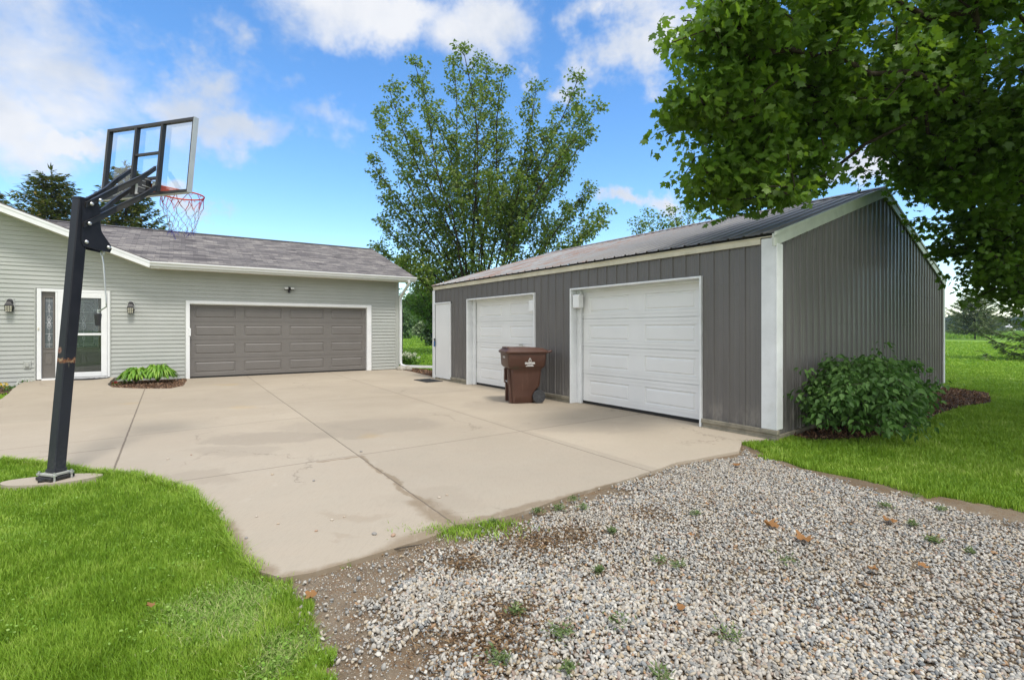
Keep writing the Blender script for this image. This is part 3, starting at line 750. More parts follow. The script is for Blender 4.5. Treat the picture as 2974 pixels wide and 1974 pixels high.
siding(mb, lambda z: .0, lambda z: 8.1, .02, 3.02, []); siding(mb, lambda z: (z-3.02)/.344*1.0+.0, lambda z: 8.1-(z-3.02)/.344, 3.02, 4.4, [])
w2 = mb.build('wall', M['siding'], house); w2['label'] = 'right end wall of the garage'
mb = MB(); mb.box(-16.2, 6.1, 8.05, 8.15, 0, 3.02); w3 = mb.build('wall', M['siding'], house); w3['label'] = 'rear wall of the house'; mb = MB(); mb.box(-16.3, -16.2, 0, 8.1, 0, 3.02)
w3 = mb.build('wall', M['siding'], house); w3['label'] = 'far left end wall of the house'
# foundation strip
mb = MB(); mb.box(-16.2, 0, 0.002, .1, -.12, .03); mb.build('foundation', plain('foundation_block_left', (.30,.28,.25), .9, bump=.5, nscale=8, var=.2), house); mb = MB(); mb.box(5.25, 6.19, .002, .1, -.12, .03); mb.build('foundation', plain('foundation_block', (.30,.28,.25), .9, bump=.5, nscale=8, var=.2), house)
mb = MB()
mb.bbox(6.10, 6.215, -.03, .0, 0.03, 3.02, .006); mb.bbox(6.19, 6.222, -.028, .09, .03, 3.018, .006)
mb.build('corner_trim', M['siding'], house)
for x0_, x1_, z0_, z1_ in ((-3.117,-3.091,.1,2.42),(-1.667+.003,-1.641,.1,2.42),(-.03,-.004,.02,2.22),(5.254,5.28,.02,2.22)):
    mb = MB(); mb.box(x0_, x1_, -.030, 0, z0_, z1_); mb.build('siding_channel', M['siding'], house)
# garage roof
def slope_slab(mb, pts, th):
    vs = [Vector(p) for p in pts]; n = (vs[1]-vs[0]).cross(vs[3]-vs[0]).normalized()
    if n.z < 0: n = -n
    lo = [p-n*th for p in vs]; mb.add(vs+lo, [(0,1,2,3),(7,6,5,4),(0,4,5,1),(1,5,6,2),(2,6,7,3),(3,7,4,0)])
mb = MB(); slope_slab(mb, [(-.785,-.52,3.19),(6.62,-.52,3.19),(6.62,4.04,4.745),(-4.85,4.04,4.745)], .05)
slope_slab(mb, [(6.62,8.6,3.19),(-.785,8.6,3.19),(-4.85,4.04,4.744),(6.62,4.04,4.744)], .05)
mb.build('roof', M['shingle'], house)
mb = MB(); mb.add([(-4.75,3.88,4.715),(6.64,3.88,4.715),(6.64,4.04,4.775),(-4.75,4.04,4.775),(6.64,4.20,4.715),(-4.75,4.20,4.715)], [(0,1,2,3),(3,2,4,5)]); mb.build('ridge_cap', M['cap'], house)
# main gable roof
mb = MB()
for sgn, in ((1,), (-1,)):
    xe = -.77 if sgn > 0 else 2*PKX+.77
    slope_slab(mb, [(xe,-.53,rz(-.793)-.005),(xe,9.5,rz(-.793)-.005),(PKX,9.5,rz(PKX)),(PKX,-.53,rz(PKX))], .05)
r2 = mb.build('roof', M['shingle'], house); r2['label'] = 'front-facing gable roof at the left'
def rake(mb, x0, x1, zf, y0, y1, top, h):
    mb.add([(x0,y0,zf(x0)-top-h),(x1,y0,zf(x1)-top-h),(x1,y0,zf(x1)-top),(x0,y0,zf(x0)-top),(x0,y1,zf(x0)-top-h),(x1,y1,zf(x1)-top-h),(x1,y1,zf(x1)-top),(x0,y1,zf(x0)-top)],
           [(0,1,2,3),(7,6,5,4),(0,4,5,1),(3,2,6,7),(1,5,6,2),(0,3,7,4)])
mb = MB(); rake(mb, PKX, -.80, rz, -.545, -.515, .035, .17); rake(mb, PKX, -.80, rz, -.556, -.547, .028, .055)
zl = lambda x: rz(2*PKX-x)
rake(mb, 2*PKX+.8, PKX, zl, -.545, -.515, .035, .17)
mb.build('rake_board', M['white'], house)
mb = MB(); rake(mb, PKX, -.80, rz, -.51, -.0, .19, .012); rake(mb, 2*PKX+.8, PKX, zl, -.51, -.0, .19, .012)
s = mb.build('soffit', M['soffit'], house); s['label'] = 'sloping soffit under the left gable'
mb = MB(); k = 0; x = -.79
while x < 6.6:
    x2 = min(x+.102, 6.6); mb.box(x, x2-.006, -.50, .0, 3.018, 3.03); mb.box(x2-.006, x2, -.50, .0, 3.024, 3.034); x = x2
mb.build('soffit', M['soffit'], house)
mb = MB(); mb.box(-.79, 6.61, -.518, -.50, 3.0, 3.165); mb.build('fascia', M['white'], house)
mb = MB()
prof = [(-.519,3.165),(-.519,3.045),(-.585,3.045),(-.60,3.065),(-.605,3.10),(-.625,3.125),(-.64,3.135),(-.64,3.168),(-.62,3.168),(-.62,3.155),(-.53,3.06),(-.53,3.165)]
mb.prism([(-.80, y, z) for y, z in prof], (7.44, 0, 0)); mb.build('gutter', M['white'], house)
# rake trim on the right end
mb = MB()
g2 = lambda y: 3.19+(y+.52)*.341
mb.add([(6.60,-.5,g2(-.5)-.20),(6.60,4.04,g2(4.04)-.22),(6.60,4.04,g2(4.04)-.045),(6.60,-.5,g2(-.5)-.045),(6.625,-.5,g2(-.5)-.20),(6.625,4.04,g2(4.04)-.22),(6.625,4.04,g2(4.04)-.045),(6.625,-.5,g2(-.5)-.045)],[(0,1,2,3),(7,6,5,4),(0,4,5,1),(3,2,6,7),(0,3,7,4)])
rb_ = mb.build('rake_board', M['white'], house); rb_['label'] = 'short rake board at the right end of the garage roof'
mb = MB(); tb = lambda pts, w_=.052: mb.tube(pts, w_, n=4)
tb([(6.36,-.57,3.06),(6.375,-.56,2.98),(6.37,-.50,2.90),(6.29,-.20,2.62),(6.262,-.10,2.52),(6.26,-.075,2.42),(6.26,-.075,1.2),(6.26,-.075,.30),(6.262,-.085,.20),(6.285,-.12,.135),(6.35,-.20,.115)])
# the extension lies on the ground and runs towards the shed
inv = lambda X, Y: ((np.array([X, Y])-HO)@HU, (np.array([X, Y])-HO)@HB)
ex, ey = inv(-1.6, 17.05)
tb([(6.345,-.195,.113),(6.46,-.30,.105),(ex,ey,.085)], .056)
mb.build('downspout', M['white'], house)

# garage doors ----------------------------------------------------
def raised_door(mb, x0, x1, z0, z1, cols, rows, y, ix, iz, d=.014, rb=.045, lines=False):
    cw = (x1-x0)/cols; rh = (z1-z0)/rows
    def q(a0,a1,c0,c1,yy): mb.add([(a0,yy,c0),(a1,yy,c0),(a1,yy,c1),(a0,yy,c1)],[(0,1,2,3)])
    for r in range(rows):
        za = z0+r*rh+.004; zb = z0+(r+1)*rh-.004
        # rails and stiles of this section
        pz0 = za+iz; pz1 = zb-iz
        ys = y
        if lines:
            for (l0, l1) in ((za, pz0), (pz1, zb)):
                for j in range(2):
                    a = l0+(l1-l0)*(j+.0)/2; b = l0+(l1-l0)*(j+1)/2
                    q(x0, x1, a+.004, b-.004, y); q(x0, x1, b-.004, b+.004, y+.004) if j == 0 else None
                    q(x0,x1,a,a+.004,y+.003); q(x0,x1,b-.004,b,y+.003) if j else None
        else: q(x0,x1,za,pz0,y); q(x0,x1,pz1,zb,y)
        q(x0,x1,zb,zb+.008,y+.010)
        mb.add([(x0,y,zb),(x1,y,zb),(x1,y+.01,zb),(x0,y+.01,zb)],[(0,1,2,3)]); mb.add([(x0,y,za),(x1,y,za),(x1,y+.01,za),(x0,y+.01,za)],[(3,2,1,0)])
        px = x0
        for c in range(cols):
            a = x0+c*cw+ix; b = x0+(c+1)*cw-ix
            q(px, a, pz0, pz1, y); px = b
            rings = []
            for (ins, dep) in ((0,0),(.012,d),(.020,d),(rb,.002),(rb+.006,0.0)):
                rings.append([(a+ins,y+dep,pz0+ins),(b-ins,y+dep,pz0+ins),(b-ins,y+dep,pz1-ins),(a+ins,y+dep,pz1-ins)])
            vs = [p for rr_ in rings for p in rr_]; fs = []
            for i in range(len(rings)-1):
                for k in range(4): fs.append((i*4+k, i*4+(k+1)%4, (i+1)*4+(k+1)%4, (i+1)*4+k))
            fs.append([(len(rings)-1)*4+k for k in range(4)]); mb.add(vs, fs)
        q(px, x1, pz0, pz1, y)
    mb.box(x0, x1, y+.012, y+.04, z0, z1)
mb = MB(); raised_door(mb, .092, 5.10, .045, 2.125, 4, 4, .10, .115, .10)
gd = mb.build('garage_door', M['taupe'], house)
mb = MB(); mb.box(.092, 5.10, .095, .13, .0, .046); mb.build('bottom_seal', M['seal'], gd)
mb = MB()
mb.bbox(-.002, .092, -.035, .10, .0, 2.205, .004); mb.bbox(5.10, 5.25, -.035, .02, .0, 2.205, .004); mb.bbox(5.10,5.16,.02,.10,0,2.2,.003)
mb.bbox(.0925, 5.0995, -.034, .10, 2.11, 2.204, .004); mb.bbox(.10,5.09,.06,.105,2.09,2.112,.002)
mb.build('door_casing', M['white'], house)
mb = MB(); mb.box(-.05, 5.3, .14, .2, 0, 3.0); mb.build('inner_wall', M['seal'], house); mb = MB(); mb.box(-3.2, -1.6, .16, .22, 0, 3.0); mb.build('inner_wall', M['seal'], house)
mb = MB(); mb.bbox(.06, .115, -.05, -.034, 1.2, 1.42, .006); mb.build('wall_keypad', M['white'], house)

# entry -----------------------------------------------------------
Z0 = DOORZ
mb = MB()
mb.bbox(-3.075, -2.99, -.04, .06, Z0, 2.40, .004); mb.bbox(-1.715, -1.665, -.04, .06, Z0, 2.40, .004)
mb.bbox(-2.9895, -1.7155, -.038, .06, 2.325, 2.398, .004); mb.bbox(-2.73, -2.69, -.035, .08, Z0, 2.324, .003)
mb.box(-2.989, -1.716, -.03, .14, Z0-.10, Z0+.022)
mb.build('entry_casing', M['white'], house)
# sidelight
mb = MB()
def frame_panel(mb, x0, x1, z0, z1, gx0, gx1, gz0, gz1, y):
    mb.box(x0, gx0, y, y+.04, z0, z1); mb.box(gx1, x1, y, y+.04, z0, z1); mb.box(gx0, gx1, y, y+.04, z0, gz0); mb.box(gx0, gx1, y, y+.04, gz1, z1)
    for (a0,a1,c0,c1) in ((gx0-.03,gx0,gz0-.03,gz1+.03),(gx1,gx1+.03,gz0-.03,gz1+.03),(gx0,gx1,gz0-.03,gz0),(gx0,gx1,gz1,gz1+.03)): mb.bbox(a0,a1,y-.014,y-.001,c0,c1,.005)
def panel_raise(mb, x0, x1, z0, z1, y):
    for (a0,a1,c0,c1) in ((x0,x0+.014,z0,z1),(x1-.014,x1,z0,z1),(x0+.0145,x1-.0145,z0,z0+.014),(x0+.0145,x1-.0145,z1-.014,z1)): mb.bbox(a0,a1,y-.008,y-.0005,c0,c1,.003)
    mb.bbox(x0+.035, x1-.035, y-.006, y-.0005, z0+.035, z1-.035, .005)
frame_panel(mb, -2.985, -2.735, Z0+.03, 2.32, -2.932, -2.785, .93, 2.18, .035); panel_raise(mb, -2.955, -2.765, .50, .82, .035)
sl_ = mb.build('sidelight', M['darktaupe'], house)
mb = MB(); mb.box(-2.932, -2.785, .055, .062, .93, 2.18); mb.build('glass_pane', M['texglass'], sl_)
def oval(mb, cx_, cz_, rx, rz_, y, r=.004, n=20, pointy=True):
    pts = []
    for k in range(n):
        a = 2*math.pi*k/n; px = rx*math.cos(a); pz = rz_*math.sin(a)
        if pointy: px *= (1-.35*abs(math.sin(a))**3)
        pts.append((cx_+px, y, cz_+pz))
    mb.tube(pts, r, n=5, closed=True)
def came(mb, cx_, z0, z1, hw, y):
    L = lambda a, b, r=.003: mb.tube([a, b], r, n=5)
    L((cx_,y,z0),(cx_,y,z1))
    for z in (z0+.05, z0+.09, z1-.06, z1-.09, z0+.34, z0+.62, z0+.90): L((cx_-hw,y,z),(cx_+hw,y,z))
    oval(mb, cx_, z0+.24, .020, .07, y); oval(mb, cx_, z1-.24, .020, .07, y)
    oval(mb, cx_, z0+.54, .036, .085, y); oval(mb, cx_, z0+.72, .036, .085, y); oval(mb, cx_, z0+.58, .018, .06, y); oval(mb, cx_, z0+.67, .018, .06, y)
    for z in (z0+.34, z0+.62, z0+.90):
        d = .018; mb.tube([(cx_-d,y,z),(cx_,y,z+d),(cx_+d,y,z),(cx_,y,z-d)], .0032, n=5, closed=True)
mb = MB(); came(mb, -2.8585, .935, 2.175, .072, .052); mb.build('leaded_came', M['lead'], sl_)
# inner door
mb = MB(); frame_panel(mb, -2.688, -1.717, Z0+.03, 2.32, -2.50, -1.915, .93, 2.19, .085); panel_raise(mb, -2.56, -2.25, .46, .80, .085); panel_raise(mb, -2.16, -1.86, .46, .80, .085)
idr = mb.build('entry_door', M['darktaupe'], house)
mb = MB(); mb.box(-2.50, -1.915, .105, .112, .93, 2.19); mb.build('glass_pane', M['texglass'], idr)
mb = MB(); came(mb, -2.205, .935, 2.185, .20, .100)
for hw, z0_, z1_ in ((.285,.94,2.17),(.245,.985,2.13),(.205,1.02,2.10)):
    mb.tube([(-2.205-hw,.10,z1_),(-2.205-hw,.10,z0_),(-2.205+hw,.10,z0_),(-2.205+hw,.10,z1_)], .0032, n=5, closed=True)
for z in (1.15, 1.35, 1.62, 1.9): mb.tube([(-2.205+.205,.10,z),(-2.205+.285,.10,z)], .003, n=5)
mb.tube([(-2.205+.19*math.cos(a), .10, 1.87+.19*math.sin(a)) for a in [math.pi*k/14 for k in range(15)]], .0035, n=5)
mb.tube([(-2.205+.165*math.cos(a), .10, 1.87+.165*math.sin(a)) for a in [math.pi*k/14 for k in range(15)]], .003, n=5)
mb.build('leaded_came', M['lead'], idr)
# storm door
mb = MB()
mb.bbox(-2.688, -2.57, -.045, -.005, Z0+.025, 2.322, .005); mb.bbox(-1.84, -1.718, -.045, -.005, Z0+.025, 2.322, .005)
mb.bbox(-2.5695, -1.8405, -.044, -.006, 2.19, 2.32, .005); mb.bbox(-2.5695, -1.8405, -.044, -.006, Z0+.027, .30, .005); mb.bbox(-2.569, -1.841, -.05, -.01, 1.235, 1.29, .005)
mb.bbox(-1.735, -1.722, -.052, -.046, Z0+.03, 2.30, .002)
st = mb.build('storm_door', M['white'], house)
mb = MB(); mb.box(-2.569, -1.841, -.028, -.022, .30, 1.235); mb.build('glass_pane', M['glass'], st); mb = MB(); mb.box(-2.569, -1.841, -.028, -.022, 1.29, 2.19); mb.build('glass_pane', M['glass'], st)
mb = MB(); mb.tube([(-2.63,-.045,1.30),(-2.63,-.09,1.30),(-2.63,-.09,1.12),(-2.63,-.045,1.12)], .008, n=6); mb.build('handle', M['brass'], st)
mb = MB(); mb.bbox(-3.055, -3.025, -.055, -.04, 1.37, 1.43, .004); mb.build('doorbell', M['cream'], house)

# wall lights -----------------------------------------------------
def lantern(x, z, label):
    p = H(x, -.012); L_ = empty('wall_lantern', (p[0], p[1], z), HANG, label, 'lantern', 'black lanterns on the house wall')
    mb = MB(); mb.bbox(-.085, .085, -.022, .005, -.02, .22, .008); mb.build('mounting_block', M['siding'], L_)
    mb = MB(); mb.loft([[(.062*math.cos(a)*k, -.023-d, .12+.085*math.sin(a)*k) for a in [2*math.pi*i/16 for i in range(16)]] for k, d in ((1,0),(1,.012),(.8,.02))])
    mb.tube([(0,-.04,.14),(0,-.075,.155),(0,-.10,.13)], .012, n=8)
    mb.loft([[(-a,-.10-b,z_),(a,-.10-b,z_),(a,-.10+b,z_),(-a,-.10+b,z_)] for a,b,z_ in ((.03,.03,.13),(.045,.045,.11),(.072,.066,.045),(.075,.068,.035))])
    mb.build('bracket', M['black'], L_, auto=35)
    mb = MB()
    zt, zb_ = .035, -.105; ht, hb = .068, .058
    def lerp(s, zz_): k = (zz_-zb_)/(zt-zb_); return hb+(ht-hb)*k
    for i in range(4):
        for k in (-1, -.33, .33, 1):
            pa = [(k*hb, -hb), (hb, k*hb), (-k*hb, hb), (-hb, -k*hb)][i]; pb = [(k*ht, -ht), (ht, k*ht), (-k*ht, ht), (-ht, -k*ht)][i]
            mb.tube([(pa[0], -.10+pa[1], zb_), (pb[0], -.10+pb[1], zt)], .0045, n=4)
    for z_ in (zb_, -.055, -.01, zt):
        h_ = lerp(0, z_); mb.tube([(-h_,-.10-h_,z_),(h_,-.10-h_,z_),(h_,-.10+h_,z_),(-h_,-.10+h_,z_)], .0045 if z_ not in (zb_,) else .007, n=4, closed=True)
    mb.box(-.055,.055,-.155,-.045,zb_-.008,zb_)
    mb.build('cage', M['black'], L_)
    mb = MB(); mb.loft([[(-a,-.10-a,z_),(a,-.10-a,z_),(a,-.10+a,z_),(-a,-.10+a,z_)] for a,z_ in ((.052,zb_),(.061,zt))]); mb.build('lamp_glass', M['frost'], L_)
lantern(-1.228, 1.925, 'black lantern with caged glass between entry door and garage door')
lantern(-3.546, 1.92, 'black lantern with caged glass left of the entry door')
p = H(2.668, -.012); fl = empty('flood_light', (p[0], p[1], 2.64), HANG, 'black twin head flood light on the wall above the garage door', 'flood light')
mb = MB(); mb.lathe([(.055,0),(.055,-.03),(.04,-.04)], (0,0,0), 14, 'y'); mb.tube([(0,-.04,0),(0,-.08,-.02)], .022, n=8); mb.lathe([(.0,-.13),(.035,-.12),(.04,-.08),(.03,-.05),(.02,-.03)], (0,-.06,0), 12); mb.build('base', M['black'], fl, auto=40)
for sg in (-1, 1):
    mb = MB(); mb.M = Matrix.Translation((sg*.085,-.09,.0)) @ Matrix.Rotation(sg*R(14), 4, 'Z') @ Matrix.Rotation(R(-20), 4, 'X')
    mb.bbox(-.062,.062,-.02,.03,-.04,.045,.01); hd = mb.build('lamp_head', M['black'], fl)
    mb2 = MB(); mb2.M = mb.M; mb2.bbox(-.054,.054,-.026,-.0205,-.033,.037,.004); mb2.build('lens', plain('led_lens', (.72,.72,.70), .3), hd)
p = H(-3.24, -.012); ob = empty('wall_outlet', (p[0], p[1], .53), HANG, 'small grey outlet box low on the siding by the entry', 'outlet box')
mb = MB(); mb.bbox(-.07,.07,-.03,.004,-.095,.09,.008); mb.build('mounting_block', M['siding'], ob)
mb = MB(); mb.bbox(-.036,.036,-.055,-.0305,-.06,.055,.01); mb.build('cover', M['greybox'], ob)

# door mats -------------------------------------------------------
def mat_arc():
    mb = MB(); cx_, w2_ = -2.2, .53
    top = [(cx_-w2_, -.06), (cx_+w2_, -.06)]
    arc = [(cx_+w2_*math.cos(a), -.10-.42*math.sin(a)) for a in [math.pi*k/18 for k in range(19)]]
    pts = [(x, y, 0) for x, y in [top[1]]+arc+[top[0]]]
    pts = [(x, y, .122-.012*abs(y)/.5) for x, y, _ in pts]
    mb.prism(pts[::-1], (0,0,.018))
    for k in range(5, 18, 4):   # raised scroll rings
        r_ = k/20; mb.tube([(cx_+w2_*r_*math.cos(a), -.11-.42*r_*math.sin(a), .143) for a in [math.pi*j/14 for j in range(15)]], .010, n=6)
    for j in range(1, 9):
        a = math.pi*j/9; mb.tube([(cx_+.1*math.cos(a),-.12-.08*math.sin(a),.143),(cx_+w2_*.93*math.cos(a+.12),-.12-.39*math.sin(a),.140)], .008, n=5)
    o = mb.build('door_mat', M['rubber']); o.location = (HO[0], HO[1], 0); o.rotation_euler = (0,0,HANG)
    return tag(o, 'half round black scroll door mat at the entry door', 'door mat')
mat_arc()

# ------------------------------------------------------------------ SHED
shed = empty('metal_shed', (SO_[0], SO_[1], 0), SANG, 'dark grey ribbed steel pole shed with two white overhead doors', 'shed')
def SM(): return MB(smap)
def rib_profile(x0, x1, pitch=.2286, phase=0.0):
    """list of (x, out) along a ribbed sheet"""
    out = [(x0, 0.0)]; x = math.floor((x0-phase)/pitch)*pitch+phase
    while x < x1+pitch:
        for dx, h in ((-.022,0),(-.012,.019),(.012,.019),(.022,0),(.066,0),(.072,.005),(.082,.005),(.088,0),(.140,0),(.146,.005),(.156,.005),(.162,0)):
            if x0 < x+dx < x1: out.append((x+dx, h))
        x += pitch
    out.append((x1, 0.0)); return out
def ribwall(mb, prof, z0f, z1f, place):
    vs = []; 
    for x, h in prof: vs.append(place(x, h, z0f(x))); vs.append(place(x, h, z1f(x)))
    mb.add(vs, [(2*i, 2*i+2, 2*i+3, 2*i+1) for i in range(len(prof)-1)])
def screws(mb, prof_x, zs, place, zmax=None):
    for x in prof_x:
        for z in zs:
            if zmax and z > zmax(x): continue
            c = place(x, 0, z); 
            p = [place(x-.006,.0,z-.006), place(x+.006,.0,z-.006), place(x+.006,.0,z+.006), place(x-.006,.0,z+.006)]
            q = [place(x-.004,.006,z-.004), place(x+.004,.006,z-.004), place(x+.004,.006,z+.004), place(x-.004,.006,z+.004)]
            mb.add(p+q, [(0,1,5,4),(1,2,6,5),(2,3,7,6),(3,0,4,7),(4,5,6,7)])
fr = lambda x, h, z: (x, -h, z)
EV = 2.50
D1, D2, MD = (1.88, 4.62), (5.745, 8.50), (.09, 1.01)
RB, RZ, RF = 4.45, 3.93, 2.60
gz = lambda b: RF+(RZ-RF)*(1-abs(b-RB)/RB) if 0 <= b <= SW else RF
gzr = lambda b: RF+(RZ-RF)*(b/RB) if b < RB else RF+(RZ-RF)*((SW-b)/(SW-RB))
mb = SM()
for a, b, z0, z1 in ((0.0,MD[0],.12,EV),(MD[0],MD[1],2.13,EV),(MD[1],D1[0],.12,EV),(D1[0],D1[1],2.14,EV),(D1[1],D2[0],.12,EV),(D2[0],D2[1],2.15,EV),(D2[1],SL,.12,EV)):
    pr = rib_profile(a, b); ribwall(mb, pr, lambda x: z0, lambda x: z1, fr)
    xs = [k*.2286+.114 for k in range(60) if a < k*.2286+.114 < b]; screws(mb, xs, [z for z in (.20,.80,1.40,2.0,2.42) if z0 < z < z1], fr)
mb.build('wall', M['shedwall'], shed)
gp_ = lambda y, h, z: (SL+h, y, z)
mb = SM(); pr = rib_profile(0.0, SW, phase=.1)
if not any(abs(x-RB) < 1e-3 for x, _ in pr): pr.append((RB, 0.0)); pr.sort()
ribwall(mb, pr, lambda x: .05, lambda x: min(2.56, gzr(x)), gp_); ribwall(mb, [(x, h+.004) for x, h in pr], lambda x: min(2.54, gzr(x)-.01), lambda x: gzr(x), gp_)
screws(mb, [k*.2286+.1+.114 for k in range(39)], (.22, .85, 1.48, 2.1, 2.62, 3.1), gp_, lambda x: gzr(x)-.15)
wl = mb.build('wall', M['shedwall'], shed); wl['label'] = 'ribbed gable wall of the shed'
mb = SM(); mb.box(.0, SL-.02, SW-.02, SW, 0, 2.55); mb.add([(0,0,.1),(0,SW,.1),(0,SW,2.55),(0,RB,3.88),(0,0,2.55)], [(0,1,2,3,4)])
wl = mb.build('wall', M['shedwall'], shed); wl['label'] = 'rear and far walls of the shed'
mb = SM(); mb.box(D1[0]-.2, D2[1]+.2, .45, .5, 0, 2.5); mb.build('inner_wall', M['seal'], shed)
# roof: ribbed sheets running down the slope
mb = SM(); pr = rib_profile(-.08, SL+.05, phase=.05)
sl_n = Vector((0, -(RZ-RF), RB)).normalized()
def roofpt(y, z): return lambda x, h: (x, y-h*(RZ-RF)/RB*.9, z+h)
fe = []; 
vs = []
for x, h in pr:
    ye = -.10-.012*math.sin(x*5)-.006*random.random(); ze = RF+.035+(RZ-RF)/RB*ye
    vs.append((x, ye, ze+h)); vs.append((x, RB, RZ+.035+h))
mb.add(vs, [(2*i, 2*i+2, 2*i+3, 2*i+1) for i in range(len(pr)-1)])
vs = []
for x, h in pr: vs.append((x, SW+.1, RF+.01+h)); vs.append((x, RB, RZ+.034+h))
mb.add(vs, [(2*i+1, 2*i+3, 2*i+2, 2*i) for i in range(len(pr)-1)])
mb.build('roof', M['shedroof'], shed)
mb = SM(); k_ = (RZ-RF)/RB
mb.add([(-.09,RB-.16,RZ+.062-.16*k_),(SL+.06,RB-.16,RZ+.062-.16*k_),(SL+.06,RB,RZ+.075),(-.09,RB,RZ+.075),(SL+.06,RB+.16,RZ+.062-.16*k_),(-.09,RB+.16,RZ+.062-.16*k_)], [(0,1,2,3),(3,2,4,5)])
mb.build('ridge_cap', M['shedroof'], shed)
mb = SM(); mb.box(0, SL-.16, -.045, -.02, EV-.01, EV+.065); mb.box(-.04,SL+.03,-.06,0,EV+.066,EV+.078); mb.build('eave_trim', M['cream'], shed)
mb = SM(); mb.box(-.03, SL+.02, -.05, .02, EV+.0785, RF+.012); mb.build('closure_strip', M['seal'], shed)
# gable trim boards
mb = SM()
def gtrim(b0, b1, z0, z1, h, x0, x1):
    mb.add([(x0,b0,z0-h),(x1,b0,z0-h),(x1,b0,z0),(x0,b0,z0),(x0,b1,z1-h),(x1,b1,z1-h),(x1,b1,z1),(x0,b1,z1)], [(0,1,2,3),(7,6,5,4),(1,5,6,2),(0,3,7,4),(3,2,6,7),(0,4,5,1)])
gtrim(-.12, RB, RF-.01, RZ+.035, .16, SL+.025, SL+.05); gtrim(RB, SW+.12, RZ+.035, RF-.025, .16, SL+.025, SL+.05)
gtrim(-.12, RB, RF-.01+.02, RZ+.06, .045, SL+.0505, SL+.066); gtrim(RB, SW+.12, RZ+.06, RF-.01, .045, SL+.0505, SL+.066)
mb.build('rake_trim', M['rake'], shed)
mb = SM()
mb.bbox(SL-.15, SL+.03, -.042, -.0205, .125, EV+.055, .004); mb.bbox(SL+.0305, SL+.052, -.042, .13, .125, EV-.02, .004)
mb.build('corner_trim', M['whitepaint'], shed); mb = SM()
mb.bbox(-.035, .088, -.040, -.0205, .02, EV-.02, .004); mb.bbox(-.055,-.035,-.04,.1,.02,EV-.03,.004)
mb.build('corner_trim', M['whitepaint'], shed); mb = SM()
mb.bbox(SL+.0205, SL+.045, SW-.12, SW+.03, .10, EV-.02, .004)
mb.build('corner_trim', M['whitepaint'], shed)
# door surrounds
def surround(d, ztop):
    mb = SM(); a, b = d
    mb.bbox(a-.018, a+.012, -.048, .18, .0, ztop+.02, .004); mb.bbox(b-.012, b+.018, -.048, .18, .0, ztop+.02, .004); mb.bbox(a+.0125, b-.0125, -.047, .18, ztop-.01, ztop+.019, .004)
    mb.bbox(a+.013, a+.12, .12, .18, .0, ztop-.0105, .004); mb.bbox(b-.05, b-.013, .15, .18, .0, ztop-.0105, .004)
    mb.bbox(a+.1205, b-.0505, .155, .18, ztop-.05, ztop-.0105, .004)
    return mb.build('door_casing', M['whitepaint'], shed)
for d, zt in ((D1, 2.13), (D2, 2.14)):
    surround(d, zt); mb = SM(); raised_door(mb, d[0]+.12, d[1]-.04, .05, zt-.04, 2, 4, .185, .17, .115, d=.018, rb=.04, lines=True)
    dd_ = mb.build('overhead_door', M['whitedoor'], shed); mb = SM(); mb.box(d[0]+.12, d[1]-.04, .18, .215, .006, .051); mb.build('bottom_seal', M['seal'], dd_)
    if d is D1:
        mb = SM(); mb.tube([(3.95,.18,1.05),(3.95,.13,1.05)], .012, n=8); mb.box(3.88,4.02,.125,.135,1.035,1.065); mb.build('handle', M['galv'], dd_)
        dd_['label'] = 'white raised panel overhead door behind the brown cart'
    else: dd_['label'] = 'large white raised panel overhead door in full view'
for x, z0, z1 in ((5.86, 1.79, 2.04), (4.50, 1.76, 2.0)):
    mb = SM(); mb.bbox(x-.085, x+.085, -.02, .12, z0, z1, .012); mb.build('cover_box', M['white'], shed)
# walk door
mb = SM(); mb.box(MD[0]+.02, MD[1]-.025, -.022, .02, .09, 2.085); wd_ = mb.build('walk_door', M['whitedoor'], shed); wd_['label'] = 'plain white walk door at the far end of the shed'
for z in (.35, 1.10, 1.86):
    mb = SM(); mb.tube([(MD[1]-.028,-.028,z-.045),(MD[1]-.028,-.028,z+.045)], .007, n=6); mb.build('hinge', M['galv'], wd_)
mb = SM(); mb.bbox(MD[0], MD[1]+.0, -.05, -.0205, 2.09, 2.125, .004); mb.bbox(MD[1]-.018, MD[1]+.004, -.05, -.0205, .07, 2.089, .004); mb.box(MD[0],MD[1],-.03,.02,.055,.088)
mb.build('door_casing', M['whitepaint'], shed)
# treated skirt boards
for a, b in ((MD[1]+.0,D1[0]-.02),(D1[1]+.02,D2[0]-.02),(D2[1]+.02,SL+.06)):
    mb = SM(); mb.bbox(a, b, -.05, .02, .068, .122, .005); mb.bbox(a+.01, b-.012, -.030, .02, -.03, .066, .005)
    mb.bbox(a+.02, b-.03, -.046, -.031, -.03, .022, .004); mb.build('skirt_board', M['timber'], shed)
mb = SM()
mb.bbox(MD[0], MD[1]-.002, -.02, .02, -.02, .054, .004)
mb.build('skirt_board', M['timber'], shed); mb = SM()
mb.bbox(SL+.004, SL+.03, .02, SW, -.04, .049, .005)
mb.build('skirt_board', M['timber'], shed)
p = S(.115, -.05); lk = empty('padlock', (p[0], p[1], 1.02), SANG, 'blue covered padlock hanging on the white walk door', 'padlock')
mb = MB(); mb.bbox(-.03,.03,-.025,.0,-.11,.04,.008); mb.build('cover', M['bluebox'], lk)
mb = MB(); mb.tube([(-.02,-.01,.035),(-.022,-.01,.08),(0,-.01,.10),(.022,-.01,.08),(.02,-.01,.035)], .007, n=6); mb.box(-.05,.02,-.012,.004,.075,.11); mb.build('shackle', M['black'], lk)
